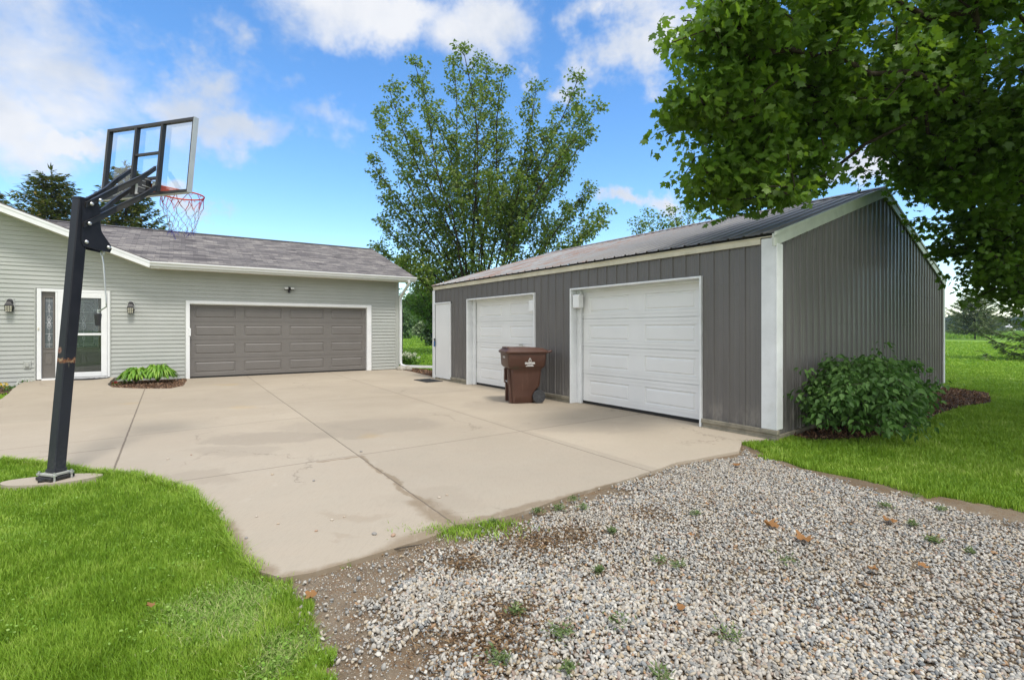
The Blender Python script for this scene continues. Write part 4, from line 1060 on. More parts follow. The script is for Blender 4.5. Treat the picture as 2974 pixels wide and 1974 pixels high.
def shed_mat():
    mb = MB(); mb.bbox(.05, .86, -.66, -.18, .002, .016, .003)
    for i in range(12):
        x = .11+i*.063; mb.box(x, x+.02, -.62, -.22, .0165, .0205)
    o = mb.build('door_mat', M['rubber']); o.location = (SO_[0], SO_[1], 0); o.rotation_euler = (0,0,SANG)
    tag(o, 'small dark rectangular door mat outside the white walk door', 'door mat')
shed_mat()
# ------------------------------------------------------------------ BASKETBALL HOOP
bx_, by_ = -4.258, 4.656; HRZ = math.atan2(-.274, .962)
hoop = empty('basketball_hoop', (bx_, by_, 0), HRZ, 'leaning black basketball hoop post with clear backboard and torn net', 'basketball hoop')
def pole_mat():
    m, t = newmat('scuffed_black_post'); tc = t.n('ShaderNodeTexCoord').outputs['Object']; x, y, z = t.xyz(tc)
    a = t.noise(tc, 5, 4, .6); st = t.noise(t.vm('MULTIPLY', tc, (1, 1, .08)), 30, 4, .7); f = t.noise(tc, 40, 4, .7)
    c = t.ramp(a, [(.3, (.009,.010,.015)), (.7, (.015,.016,.023))])
    c = t.mix(t.m('MULTIPLY', t.sm(z, 1.5, .6), .6), c, (.028,.032,.042))
    c = t.mix(t.sm(st, .6, .8, 0, .35), c, (.06,.065,.075))
    zz_ = t.m('ADD', z, t.m('MULTIPLY', t.m('SUBTRACT', t.noise(tc, 22, 4, .7), .5), .10))
    band = t.m('MULTIPLY', t.sm(t.m('ABSOLUTE', t.m('SUBTRACT', zz_, 1.10)), .030, .012), 1.0)
    c = t.mix(band, c, t.ramp(f, [(.35,(.05,.018,.012)),(.5,(.17,.065,.03)),(.65,(.33,.24,.15))]))
    spot = t.sm(t.vm('LENGTH', t.vm('DIVIDE', t.vm('SUBTRACT', tc, (-.02, .05, 1.20)), (.03, .4, .035))), 1.1, .6)
    c = t.mix(spot, c, t.mix(t.sm(f, .4, .6), (.14,.03,.02), (.20,.13,.10)))
    drip = t.m('MULTIPLY', t.sm(st, .56, .66), t.m('MULTIPLY', t.sm(z, .93, 1.06), t.m('LESS_THAN', z, 1.10)))
    c = t.mix(t.m('MULTIPLY', drip, .7), c, (.35,.30,.20))
    dust = t.m('MULTIPLY', t.sm(z, .45, .05), t.sm(f, .4, .7)); c = t.mix(t.m('MULTIPLY', dust, .3), c, (.12,.12,.12))
    finish(t, pbsdf(t, c, t.lin(a, .3, .7, .42, .55), 0, .28, t.bump(t.m('ADD', f, t.m('MULTIPLY', band, 2)), .15, .003))); return m
M['pole'] = pole_mat()
M['orange'] = plain('orange_rim_paint', (.62,.085,.025), .45, var=.12, nscale=15)
def lean(z): return .082*z
mb = MB()
def sqr(h, z, y0, ch=.008):
    return [(a, y0+b, z) for a, b in ((-h+ch,-h),(h-ch,-h),(h,-h+ch),(h,h-ch),(h-ch,h),(-h+ch,h),(-h,h-ch),(-h,-h+ch))]
mb.loft([sqr(.0508, z, lean(z)) for z in (.075, .6, 1.2, 1.8, 2.4, 2.66)]); mb.loft([sqr(.054, 2.66, lean(2.66)), sqr(.054, 2.675, lean(2.675))])
mb.loft([sqr(.058, .075, .006), sqr(.058, .10, .008)])
mb.build('pole', M['pole'], hoop)
mb = MB(); mb.bbox(-.078,.078,-.078,.078,.046,.070,.004); bp = mb.build('base_plate', M['greybox'], hoop)
mb = MB(); mb.bbox(-.10,.10,-.10,.10,.012,.041,.004); mb.prism([(-.03,-.10,.012),(.0,-.14,.005),(.03,-.10,.012)], (0,0,.02)); mb.build('base_plate', M['black'], hoop)
for sx in (-1, 1):
    for sy in (-1, 1):
        mb = MB(); mb.tube([(sx*.10, sy*.07, .0), (sx*.10, sy*.07, .085)], .009, n=8); mb.lathe([(.02,.052),(.02,.068)], (sx*.10, sy*.07, 0), 6); mb.build('anchor_bolt', M['galv'], hoop)
# bracket plates either side of the post
for sx in (-1, 1):
    pl = [(.19,2.60),(.28,2.63),(.355,2.61),(.335,2.47),(.37,2.36),(.45,2.25),(.46,2.21),(.445,2.175),(.32,2.185),(.20,2.20),(.18,2.24)]
    mb = MB(); mb.prism([(sx*.054, y, z) for y, z in pl], (sx*.006, 0, 0)); mb.build('side_plate', M['pole'], hoop)
# arms (four)
def arm(sx, y0, z0, y1, z1, nm='arm'):
    pts = [(0,0,.0),(.15,.13,.0),(.32,.29,.03),(.46,.43,.12),(.60,.58,.55),(.74,.73,.90),(.88,.89,1.0),(1,1.03,1.0)]
    mb = MB(); rings = []
    for u, zf_, xf in pts:
        yy = y0+(y1-y0)*u; zz_ = z0+(z1-z0)*zf_; xx = sx*(.068+(.185-.068)*xf)-.07*u; hh = .023+.009*math.sin(math.pi*min(1, u*1.1)); tk = .012
        rings.append([(xx-tk,yy,zz_-hh),(xx+tk,yy,zz_-hh),(xx+tk,yy,zz_+hh),(xx-tk,yy,zz_+hh)])
    mb.loft(rings); 
    fl_ = []
    for u, zf_, xf in pts:
        yy = y0+(y1-y0)*u; zz_ = z0+(z1-z0)*zf_; xx = sx*(.068+(.185-.068)*xf)-.07*u; hh = .0232+.009*math.sin(math.pi*min(1, u*1.1))
        fl_.append([(xx-.02,yy,zz_+hh),(xx+.02,yy,zz_+hh),(xx+.02,yy,zz_+hh+.005),(xx-.02,yy,zz_+hh+.005)])
    mb.loft(fl_)
    return mb.build(nm, M['black'], hoop)
BY = .90
for sx in (-1, 1):
    arm(sx, .21, 2.60, BY-.02, 3.14); arm(sx, .19, 2.40, BY-.02, 2.93)
for (y, z) in ((.255, 2.62), (.235, 2.425), (.225, 2.245), (.43, 2.225), (.335, 2.675)):
    for sx in (-1, 1):
        mb = MB(); xx = .086 if z > 2.38 else .061
        mb.lathe([(.018,0),(.017,.006),(.010,.013),(.002,.015)], (xx, y, z), 12, 'x')
        if sx < 0: mb.v = [Vector((-v.x, v.y, v.z)) for v in mb.v]; mb.f = [f[::-1] for f in mb.f]
        mb.build('bolt', M['galv'], hoop)
# backboard
tiltb = .07
def bb(x, z, d=0.0): return (x-.060-.035*(3.71-z), BY+tiltb*(z-2.88)+d, z)
BZ0, BZ1, BX = 2.875, 3.70, .632
board = MB()
def bar(mb, x0, x1, z0, z1, d0, d1):
    vs = [bb(x, z, d) for d in (d0, d1) for z in (z0, z1) for x in (x0, x1)]
    mb.add(vs, [(0,2,3,1),(4,5,7,6),(0,1,5,4),(2,6,7,3),(0,4,6,2),(1,3,7,5)])
bar(board, -BX, -BX+.032, BZ0, BZ1, -.008, .038); bar(board, BX-.016, BX-.0005, BZ0, BZ1, -.008, .037); bar(board, -BX+.0325, BX-.0165, BZ1-.032, BZ1-.0005, -.007, .037); bar(board, -BX+.0325, BX-.0165, BZ0+.0005, BZ0+.03, -.007, .037)
fr_ = board.build('backboard_frame', M['black'], hoop)
mb = MB(); bar(mb, BX, BX+.004, BZ0-.002, BZ1+.002, -.010, .050); bar(mb, -BX-.004, -BX, BZ0-.002, BZ1+.002, -.010, .050); bar(mb, -BX, BX, BZ0-.006, BZ0, .0, .050)
e_ = mb.build('edge_strip', plain('aluminium_edge', (.50,.52,.52), .45, metal=.3, var=.08), fr_)
mb = MB()
for x in (-.185, .195): bar(mb, x-.014, x+.014, BZ0+.0305, BZ1-.0325, -.016, .030)
bar(mb, -.1705, .1805, 3.34, 3.362, -.010, .028); bar(mb, -.1705, .1805, 3.055, 3.08, -.012, .028); bar(mb, .035, .065, 2.906, 3.054, -.03, .028); bar(mb,-.055,.034,2.907,3.05,-.028,.027)
mb.build('brace', M['black'], hoop)
mb = MB(); bar(mb, -BX+.004, BX-.004, BZ0+.004, BZ1-.004, .0385, .0485); mb.build('backboard_panel', M['acrylic'], hoop)
mb = MB(); bar(mb, -.17, -.07, 2.915, 3.035, .030, .034); mb.build('white_patch', M['whitepaint'], hoop); mb = MB(); bar(mb, .08, .175, 2.98, 3.04, .030, .034); mb.build('white_patch', M['whitepaint'], hoop)  # two small white patches against the back of the board
for sx, z in ((-.03, 3.02), (.03, 3.03), (-.03, 2.94), (.03, 2.95)):
    mb = MB(); mb.tube([(sx, BY-.10, z+.01), (sx, BY+.03, z)], .005, n=6); mb.build('mounting_bolt', M['galv'], hoop)
RYC, RZC, RR = 1.375, 3.005, .225
RXO = -.05
mb = MB()
mb.tube([(RR*math.cos(a), RYC+RR*math.sin(a), RZC) for a in [2*math.pi*k/40 for k in range(40)]], .009, n=8, closed=True)
mb.add([(-.13,BY+.05,RZC+.02),(.13,BY+.05,RZC+.02),(.08,RYC-RR+.02,RZC+.006),(-.08,RYC-RR+.02,RZC+.006),(-.13,BY+.05,RZC-.10),(.13,BY+.05,RZC-.10),(.08,RYC-RR+.02,RZC-.008),(-.08,RYC-RR+.02,RZC-.008)],[(0,1,2,3),(7,6,5,4),(0,4,5,1),(2,6,7,3),(1,5,6,2),(3,7,4,0)])
mb.tube([(-.15,BY+.06,RZC-.01),(-RR*.9,RYC-.10,RZC)], .009, n=6); mb.tube([(.15,BY+.06,RZC-.01),(RR*.9,RYC-.10,RZC)], .009, n=6)
for k in range(12):
    a = 2*math.pi*(k+.5)/12; c_, s_ = math.cos(a), math.sin(a)
    mb.tube([((RR)*c_, RYC+RR*s_, RZC-.006), ((RR-.006)*c_, RYC+(RR-.006)*s_, RZC-.024), ((RR-.006)*c_+.02*s_, RYC+(RR-.006)*s_-.02*c_, RZC-.024)], .003, n=5)
rim = mb.build('rim', M['orange'], hoop, auto=50); rim.location = (-.085, 0, 0)
def net_mat():
    m, t = newmat('red_white_blue_net'); tc = t.n('ShaderNodeTexCoord').outputs['Object']; z = t.xyz(tc)[2]
    zz_ = t.m('ADD', z, t.m('MULTIPLY', t.m('SUBTRACT', t.noise(tc, 12, 2, .5), .5), .05)); n = t.noise(tc, 60, 2, .6)
    c = t.ramp(t.lin(zz_, 2.50, 3.0), [(0,(.04,.035,.30)),(.12,(.06,.05,.35)),(.16,(.45,.45,.50)),(.66,(.50,.48,.50)),(.74,(.55,.10,.10)),(1,(.50,.03,.04))])
    c = t.mix(t.sm(n, .5, .62, 0, .85), c, (.06,.05,.07)); finish(t, pbsdf(t, c, .9)); return m
mb = MB(); NN = 12; rows = [(0,.222,-.02),(1,.205,-.13),(2,.175,-.22),(3,.150,-.30),(4,.135,-.37),(5,.125,-.43)]
nr_ = random.Random(5)
pts_ = {}
for r_, rad, dz in rows:
    for k in range(NN):
        a = 2*math.pi*(k+(.5 if r_%2 else 0))/NN+nr_.uniform(-.08,.08); rr_ = rad*nr_.uniform(.9,1.08)
        pts_[r_, k] = (rr_*math.cos(a), RYC+rr_*math.sin(a), RZC+dz+nr_.uniform(-.012,.012))
for r_ in range(5):
    for k in range(NN):
        for kk in ((k, (k-1)%NN) if r_%2 == 0 else (k, (k+1)%NN)):
            if nr_.random() < .06: continue
            a, b = Vector(pts_[r_, k]), Vector(pts_[r_+1, kk]); mid_ = (a+b)/2+Vector((nr_.uniform(-.01,.01),)*3)
            mb.tube([a, mid_, b], .0028 if r_ else .0038, n=4, cap=False)
for k in range(NN):
    p_ = Vector(pts_[5, k]); 
    for j in range(3): mb.tube([p_, p_+Vector((nr_.uniform(-.03,.03), nr_.uniform(-.03,.03), nr_.uniform(-.06,.02)))], .0028, n=4)
mb.tube([Vector(pts_[5,8]), Vector(pts_[5,8])+Vector((.04,0,-.05)), Vector(pts_[5,8])+Vector((.06,0,-.11))], .003, n=4)
net_ = mb.build('net', net_mat(), hoop); net_.location = (-.085, 0, 0)
# lift actuator, spring and crank
mb = MB(); mb.tube([(.0,.345,2.69),(.0,.365,2.52),(.0,.375,2.40)], .022, n=12); mb.box(-.018,.018,.26,.30,2.42,2.60); mb.build('lift_tube', M['black'], hoop)
mb = MB(); mb.tube([(.0,.375,2.42),(.0,.41,2.19)], .008, n=8)
for k in range(9): mb.lathe([(.016,0),(.016,.006)], (.0,.378+.0030*k,2.40-.021*k), 10)
mb.build('lift_screw', M['galv'], hoop)
mb = MB(); mb.tube([(.0+.022*math.cos(a),.412,2.165+.026*math.sin(a)) for a in [2*math.pi*k/14 for k in range(14)]], .006, n=6, closed=True); mb.build('hook', M['galv'], hoop)
mb = MB(); mb.tube([(.0,.41,2.14),(.012,.415,2.05),(.035,.425,1.66),(.03,.43,1.625),(-.09,.435,1.575)], .0065, n=8)
mb.tube([(-.088,.435,1.60),(-.09,.435,1.55)], .010, n=8); cr_ = mb.build('crank_rod', M['galv'], hoop)
mb = MB(); mb.lathe([(.020,1.43),(.024,1.47),(.031,1.54),(.030,1.555),(.010,1.56)], (-.095,.435,0), 14); mb.build('crank_handle', M['rubber'], hoop)
# concrete footing under the post
pp = [(padc[0]+.38*math.cos(a)*(1+.08*math.sin(3*a))*.95-.16*math.sin(a)*.31, padc[1]+.38*math.cos(a)*.31+.16*math.sin(a)*.95) for a in [2*math.pi*k/26 for k in range(26)]]
o = sheet('concrete_footing', pp, lambda x, y: .004, concrete_mat('old_footing_concrete'), grid=.2, thick=.12); tag(o, 'small concrete footing set in grass under the hoop post', 'footing')

# ------------------------------------------------------------------ WASTE CART
CR = R(14); cart = empty('trash_cart', (.026, 9.29, 0), CR, 'brown wheeled trash cart with white logo by the overhead doors', 'trash cart')
def cartmat():
    m, t = newmat('brown_plastic'); tc = t.n('ShaderNodeTexCoord').outputs['Object']; a = t.noise(tc, 4, 5, .65); f = t.noise(tc, 120, 2, .6); st = t.noise(t.vm('MULTIPLY', tc, (6,6,1)), 3, 5, .7)
    c = t.ramp(a, [(.3,(.060,.026,.017)),(.7,(.078,.034,.022))]); c = t.mix(t.sm(st, .5, .75, 0, .4), c, (.13,.075,.05))
    sm_ = t.blob(t.vm('ADD', tc, t.vm('SCALE', t.noise(tc, 9, 4, .6, col=True), scale=.05)), (.06,0,.70), (.14,.5,.045), .8); c = t.mix(t.m('MULTIPLY', sm_, .5), c, (.05,.045,.025))
    finish(t, pbsdf(t, c, .42, 0, .45, t.bump(t.m('ADD', t.m('MULTIPLY', a, .5), t.m('MULTIPLY', f, .25)), .2, .004))); return m
M['cart'] = cartmat()
CYC = .30
def rrect(x0, x1, hw, z, r=.05, n=4):
    out = []
    for (cx_, cy_, a0) in ((x1-r, hw-r, 0), (x0+r, hw-r, 90), (x0+r, -hw+r, 180), (x1-r, -hw+r, 270)):
        for k in range(n+1):
            a = R(a0+90*k/n); out.append((cx_+r*math.cos(a), CYC+cy_+r*math.sin(a), z))
    return out
mb = MB()
mb.loft([rrect(*a) for a in ((.01,.40,.235,.0),(.0,.41,.245,.012),(-.005,.415,.25,.15),(-.008,.44,.252,.22),(-.012,.50,.257,.28),(-.015,.535,.26,.32),(-.03,.555,.272,.55),(-.035,.565,.278,.64),(-.075,.60,.31,.675),(-.10,.625,.332,.71),(-.112,.64,.340,.90),(-.114,.643,.342,.955))])
# front ribs that frame the grab slots
mb.loft([rrect(-.05,.12,.15,z,.02) if 0 else [(x, CYC+y, z) for x, y in ((-.045,-.19),(.0,-.19),(.0,-.12),(-.045,-.12))] for z in (.01,.36)])
mb.loft([[(x, CYC+y, z) for x, y in ((-.045,.12),(.0,.12),(.0,.19),(-.045,.19))] for z in (.01,.36)])
mb.loft([[(x, CYC+y, z) for x, y in ((-.07,-.19),(.0,-.19),(.0,-.10),(-.07,-.10))] for z in (.361,.64)])
mb.loft([[(x, CYC+y, z) for x, y in ((-.07,.10),(.0,.10),(.0,.19),(-.07,.19))] for z in (.361,.64)])
body = mb.build('body', M['cart'], cart, auto=40)
mb = MB(); mb.tube([(-.055,CYC-.12,.40),(-.055,CYC+.12,.40)], .012, n=8); mb.build('catch_bar', M['galv'], cart)
mb = MB()
mb.loft([rrect(*a) for a in ((-.125,.655,.352,.935,.07),(-.150,.675,.362,.945,.08),(-.155,.68,.365,.975,.08),(-.135,.665,.35,.992,.07),(-.12,.65,.335,1.0,.07),(-.115,.64,.325,1.008,.07))])
# low dome, hinge end notched down
mb.loft([rrect(*a) for a in ((-.11,.63,.315,1.0085,.07),(-.09,.60,.29,1.035,.06),(-.05,.35,.24,1.052,.05))])
lid = mb.build('lid', M['cart'], cart, auto=40)
mb = MB(); mb.bbox(-.10,.02,CYC-.22,CYC+.22,1.03,1.058,.008); mb.build('lid_handle', M['cart'], lid)
mb = MB(); mb.tube([(.66,CYC-.31,.965),(.73,CYC-.31,.975),(.745,CYC-.29,.985),(.745,CYC+.29,.985),(.73,CYC+.31,.975),(.66,CYC+.31,.965)], .018, n=8); mb.build('push_handle', M['cart'], cart)
mb = MB(); mb.tube([(.50,CYC-.30,.125),(.50,CYC+.30,.125)], .012, n=8); mb.bbox(.40,.52,CYC-.20,CYC+.20,.10,.26,.01); mb.build('axle', M['rubber'], cart)
for sy in (-1, 1):
    yc = CYC+sy*.285
    mb = MB(); mb.lathe([(.085,-.028),(.118,-.028),(.125,-.018),(.125,.018),(.118,.028),(.085,.028)], (.50, yc, .125), 28, 'y'); wh = mb.build('wheel', M['rubber'], cart, auto=40)
    mb = MB(); mb.lathe([(.030,-.034),(.030,.034)], (.50, yc, .125), 14, 'y')
    for k in range(6):
        a = R(60*k+12); ca, sa = math.cos(a), math.sin(a)
        mb.tube([(.50+.02*ca, yc+sy*.022, .125+.02*sa), (.50+.105*ca, yc+sy*.026, .125+.105*sa)], .008, n=4)
    mb.lathe([(.110,-.004),(.110,.004)], (.50, yc+sy*.012, .125), 24, 'y')
    mb.build('hub', plain('dark_grey_plastic', (.045,.046,.05), .5, var=.15), wh)
# printed logo on the side
M['print'] = plain('white_print', (.72,.72,.70), .6, var=.03)
def text_mesh(s, size):
    cu = bpy.data.curves.new('t', 'FONT'); cu.body = s; cu.size = size; cu.align_x = 'CENTER'; cu.offset = size*.035; cu.extrude = .0008
    ob_ = bpy.data.objects.new('t', cu); COL.objects.link(ob_); dg = bpy.context.evaluated_depsgraph_get()
    me = bpy.data.meshes.new_from_object(ob_.evaluated_get(dg)); bpy.data.objects.remove(ob_); bpy.data.curves.remove(cu); me.materials.clear(); return me
yl = CYC-.3425
lg = text_mesh('GRANGER', .046)
lo_ = link('lettering', lg, M['print'], cart); lo_.location = (.31, yl+.0035, .745); lo_.rotation_euler = (R(89.0), 0, 0); lo_.scale = (.92, 1, 1)
mb = MB()
def drop(cx_, cz_, w_, h_, n=26):
    out = []
    for k in range(n):
        a = 2*math.pi*k/n; s_ = math.sin(a)
        r_ = 1 if s_ < 0 else 1-.0*s_
        px = math.cos(a)*w_*(1 if s_ < 0 else (1-s_)**.55*1.0 if s_ > .0 else 1); pz = (s_ if s_ > 0 else s_*.62)*h_
        out.append((cx_+px, yl, cz_+pz))
    return out
mb.tube(drop(.31, .805, .026, .052), .0042, n=4, closed=True); mb.tube([(.31,yl,.778),(.31,yl,.80)], .0035, n=4)
mb.tube([(.302,yl,.79),(.308,yl,.812),(.31,yl,.822)], .0025, n=4)
x = .255
for wd2 in (.012,.02,.016,.014,.018,.012): mb.box(x, x+wd2, yl-.001, yl+.002, .719, .728); x += wd2+.0035
x = .230
for wd2 in (.022,.014,.02,.026,.014,.02,.022): mb.box(x, x+wd2, yl-.001, yl+.002, .703, .712); x += wd2+.002
mb.build('logo', M['print'], cart)
mb = MB(); z_ = .895
for k in range(4): mb.box(-.1165, -.112, CYC+.03-k*.045, CYC+.06-k*.045, .845, .885)
mb.build('serial_mark', plain('faded_print', (.40,.38,.36), .6), cart)

# ------------------------------------------------------------------ TREES
def bark(name, a, b):
    m, t = newmat(name); tc = t.n('ShaderNodeTexCoord').outputs['Object']; n = t.noise(t.vm('MULTIPLY', tc, (8, 8, 1.5)), 2, 6, .7)
    finish(t, pbsdf(t, t.ramp(n, [(.3, a), (.7, b)]), .95, 0, .15, t.bump(n, .8, .03))); return m
M['bark'] = bark('maple_bark', (.030,.024,.018), (.085,.068,.052)); M['bark2'] = bark('grey_bark', (.05,.043,.035), (.12,.10,.08))
def skeleton(nodes, parent, base_r, tip_r, ex=2.2):
    """pipe-model radii for a node tree"""
    n = len(nodes); load = np.zeros(n); child = np.zeros(n, int)
    for i in range(n):
        if parent[i] >= 0: child[parent[i]] += 1
    order = range(n-1, -1, -1); rad = np.full(n, tip_r**ex)
    acc = np.zeros(n)
    for i in order:
        r = acc[i] if child[i] else tip_r**ex
        rad[i] = max(r, tip_r**ex)
        if parent[i] >= 0: acc[parent[i]] += rad[i]
    r = rad**(1/ex); return np.minimum(r*(base_r/r[0]), base_r) if r[0] > base_r else r
def limbs(name, nodes, parent, rad, mat, par, sides=5):
    nodes = np.asarray(nodes); idx = [i for i in range(len(nodes)) if parent[i] >= 0]
    a = nodes[[parent[i] for i in idx]]; b = nodes[idx]; ra = rad[[parent[i] for i in idx]]; rb = rad[idx]; ra = np.minimum(ra, rb*1.6+.004)
    d = unit(b-a); up = np.where(np.abs(d[:,[2]]) < .9, np.array([[0,0,1.]]), np.array([[1.,0,0]])); x = unit(np.cross(d, up)); y = np.cross(d, x)
    an = 2*np.pi*np.arange(sides)/sides; cs = np.cos(an)[None,:,None]; sn = np.sin(an)[None,:,None]
    b2 = b+d*rb[:,None]*.4
    A = a[:,None]+(x[:,None]*cs+y[:,None]*sn)*ra[:,None,None]; B = b2[:,None]+(x[:,None]*cs+y[:,None]*sn)*rb[:,None,None]
    V = np.concatenate([A,B],1).reshape(-1,3); off = (np.arange(len(idx))*2*sides)[:,None,None]
    F = np.array([[k,(k+1)%sides,sides+(k+1)%sides,sides+k] for k in range(sides)])[None]+off
    return fast_mesh(name, V, F.reshape(-1,4), mat, par, smooth=True)
def grow(trunk, pts, pw=.35):
    """join every point to the tree by the cheapest way back to the trunk; long joins get a bent middle"""
    nodes = [np.array(p, float) for p in trunk]; parent = [-1]+list(range(len(trunk)-1)); plen = [0.0]
    for i in range(1, len(trunk)): plen.append(plen[-1]+.15*np.linalg.norm(nodes[i]-nodes[i-1]))
    pts = np.array(pts); n = len(pts); best = np.full(n, 1e9); bi = np.zeros(n, int); done = np.zeros(n, bool)
    def relax(j):
        d = np.linalg.norm(pts-nodes[j], axis=1); d = d+np.maximum(0, (nodes[j][2]-pts[:,2]))*.35+pw*plen[j]
        k = d < best; best[k] = d[k]; bi[k] = j
    for j in range(len(nodes)): relax(j)
    for _ in range(n):
        i = int(np.argmin(np.where(done, 1e9, best))); done[i] = True; j = bi[i]; L = np.linalg.norm(pts[i]-nodes[j])
        if L > .7:
            k_ = max(1, int(L/.6)); a = nodes[j]
            for q in range(1, k_+1):
                u = q/(k_+1); p = a+(pts[i]-a)*u; p = p+rng.normal(size=3)*.03*L*math.sin(math.pi*u)+np.array([0,0,.06*L*math.sin(math.pi*u)])
                nodes.append(p); parent.append(j); plen.append(plen[j]+L/(k_+1)); j = len(nodes)-1; relax(j)
        nodes.append(pts[i]); parent.append(j); plen.append(plen[j]+L/(1 if L <= .7 else k_+1)); relax(len(nodes)-1)
    return np.array(nodes), parent
# templates
half = [(0,0),(.16,-.06),(.40,.02),(.31,.17),(.56,.34),(.55,.50),(.25,.49),(.29,.72),(.11,.73),(0,1.0)]
def maple_template():
    v = []
    for x, y in half: v.append((x, y, -.10*x-.12*y*y+.02*math.sin(9*x)))
    nh = len(half)
    for x, y in half[1:-1]: v.append((-x, y, -.16*x-.12*y*y))
    right = list(range(nh)); left = [0]+[nh+i for i in range(nh-2)][::1]+[nh-1]
    return v, [tuple(right), tuple(left[::-1])]
mv, mf = maple_template()
ov_v = [(0,0,0),(.26,.22,.05),(.30,.42,.06),(.16,.75,.03),(0,1.02,-.10),(-.16,.75,.03),(-.30,.42,.06),(-.26,.22,.05),(0,.45,-.03)]
ov_f = [(0,1,2,8),(8,2,3,4),(8,4,5,6),(0,8,6,7)]
kite_v = [(0,0,0),(.34,.42,.06),(0,1,-.08),(-.34,.42,.06)]; kite_f = [(0,1,2,3)]
spray_v = [(0,0,0),(.13,.35,.02),(0,1,-.04),(-.13,.35,.02)]; spray_f = [(0,1,2,3)]
lobed_v = [(0,0,0),(.30,.10,.03),(.24,.30,.02),(.46,.52,.05),(.18,.60,0),(0,1.0,-.08),(-.18,.60,0),(-.46,.52,.05),(-.24,.30,.02),(-.30,.10,.03)]; lobed_f = [(0,1,2,3,4,5),(0,5,6,7,8,9)]
def leaves(name, C, n_per, spread, size, tpl, mat, par, outc=None, droop=.35, flat=.55):
    n = len(C)*n_per; P = np.repeat(C, n_per, axis=0); off = rng.normal(size=(n,3)); off *= (rng.random((n,1))**.4)*spread/np.maximum(np.linalg.norm(off, axis=1, keepdims=True), 1e-6); off[:,2] *= .75
    P = P+off; out = unit(off*np.array([1,1,.3])+rng.normal(size=(n,3))*.25*spread)
    yd = unit(out+np.array([0,0,-droop])); nr = unit(np.array([0,0,1.])*flat+rng.normal(size=(n,3))*(1-flat)+out*.25)
    s = size*(.6+.7*rng.random(n)); return scatter(name, tpl[0], tpl[1], P, frames(yd, nr), s, mat, par)
M['mapleleaf'] = leafmat('maple_leaves', [(0,(.046,.100,.010)),(.5,(.086,.175,.018)),(.85,(.14,.245,.034)),(1,(.26,.37,.11))], .45, .42, .35, patch=(.7,.25), tcol=(.34,.55,.03))
M['silverleaf'] = leafmat('silver_maple_leaves', [(0,(.066,.105,.012)),(.5,(.135,.20,.028)),(.85,(.215,.295,.050)),(1,(.34,.39,.15))], .5, .35, .3, tcol=(.22,.38,.05))
M['shrubleaf'] = leafmat('shrub_leaves', [(0,(.045,.105,.024)),(.5,(.080,.170,.040)),(.9,(.125,.235,.055)),(1,(.20,.33,.07))], .5, .3, .3, patch=(2.0,.3), tcol=(.12,.30,.04))
M['needle'] = leafmat('spruce_needles', [(0,(.032,.042,.008)),(.5,(.066,.080,.016)),(.85,(.12,.125,.028)),(1,(.25,.18,.07))], .8, .15, .05)
M['needle2'] = leafmat('blue_spruce_needles', [(0,(.055,.085,.035)),(.5,(.105,.145,.06)),(1,(.20,.23,.11))], .7, .12, .2)
M['treeA'] = leafmat('mid_green_leaves', [(0,(.030,.068,.016)),(.5,(.055,.115,.024)),(1,(.10,.18,.045))], .5, .3, .3)
M['treeB'] = leafmat('bright_green_leaves', [(0,(.05,.12,.018)),(.5,(.085,.18,.028)),(1,(.14,.25,.05))], .5, .35, .3)
M['treeC'] = leafmat('dark_green_leaves', [(0,(.018,.042,.014)),(.5,(.032,.068,.022)),(1,(.06,.11,.035))], .5, .2, .3)

# -- big maple on the right (trunk just outside the picture)
TB = np.array([10.0, 8.3, 0.0])
def mk(cx_, cy_, rp, d, sy=.75, sd=1.0):
    r = rp*1.2591*d/1450; return (PO(cx_, cy_, d), np.array([r, r*sd, r*sy]))
mblobs = [(mk(1685,70,80,5.6,.9),.9),(mk(1775,45,165,5.9,.8),1.4),(mk(1640,230,78,6.0,.65),1),(mk(1715,240,115,6.2,.9),1),(mk(1685,385,92,6.5,.45),1.2),(mk(1750,420,100,6.7,.55),.9),
 (mk(1810,400,50,6.9,.35),.4),(mk(1860,180,190,6.6,.85),1.6),(mk(1830,300,100,6.9,.7),.9),(mk(2020,90,220,6.6,.85),1.8),(mk(2010,235,120,7.4,.65),1.0),
 (mk(2240,140,240,7.0,.9),2.2),(mk(2190,360,150,7.6,.75),1.4),(mk(2330,350,150,7.0,.9),1.4),(mk(2145,325,75,9.0,.8),.8),(mk(2210,425,68,9.3,.8),.9),(mk(2300,480,105,8.4,.8),1.3),(mk(2250,530,55,8.8,.6),.7),(mk(2190,572,14,9.2,.6),.3),(mk(2305,590,65,8.6,.6),.8),
 (mk(2340,635,62,8.2,.5),.8),(mk(2385,685,50,7.6,.5),.6),(mk(2400,560,110,7.4,.8),.9)]
mpts = []
for (c, r), wgt in mblobs:
    k = int(92*wgt*max(.5, (r[0]*r[2])**.5)); kc = max(3, k//7); cc = rvec(kc)*(rng.random((kc,1))**.30); q = c+cc[rng.integers(0, kc, k)]*r+rng.normal(size=(k,3))*np.array([.20,.20,.11]); mpts.append(q)
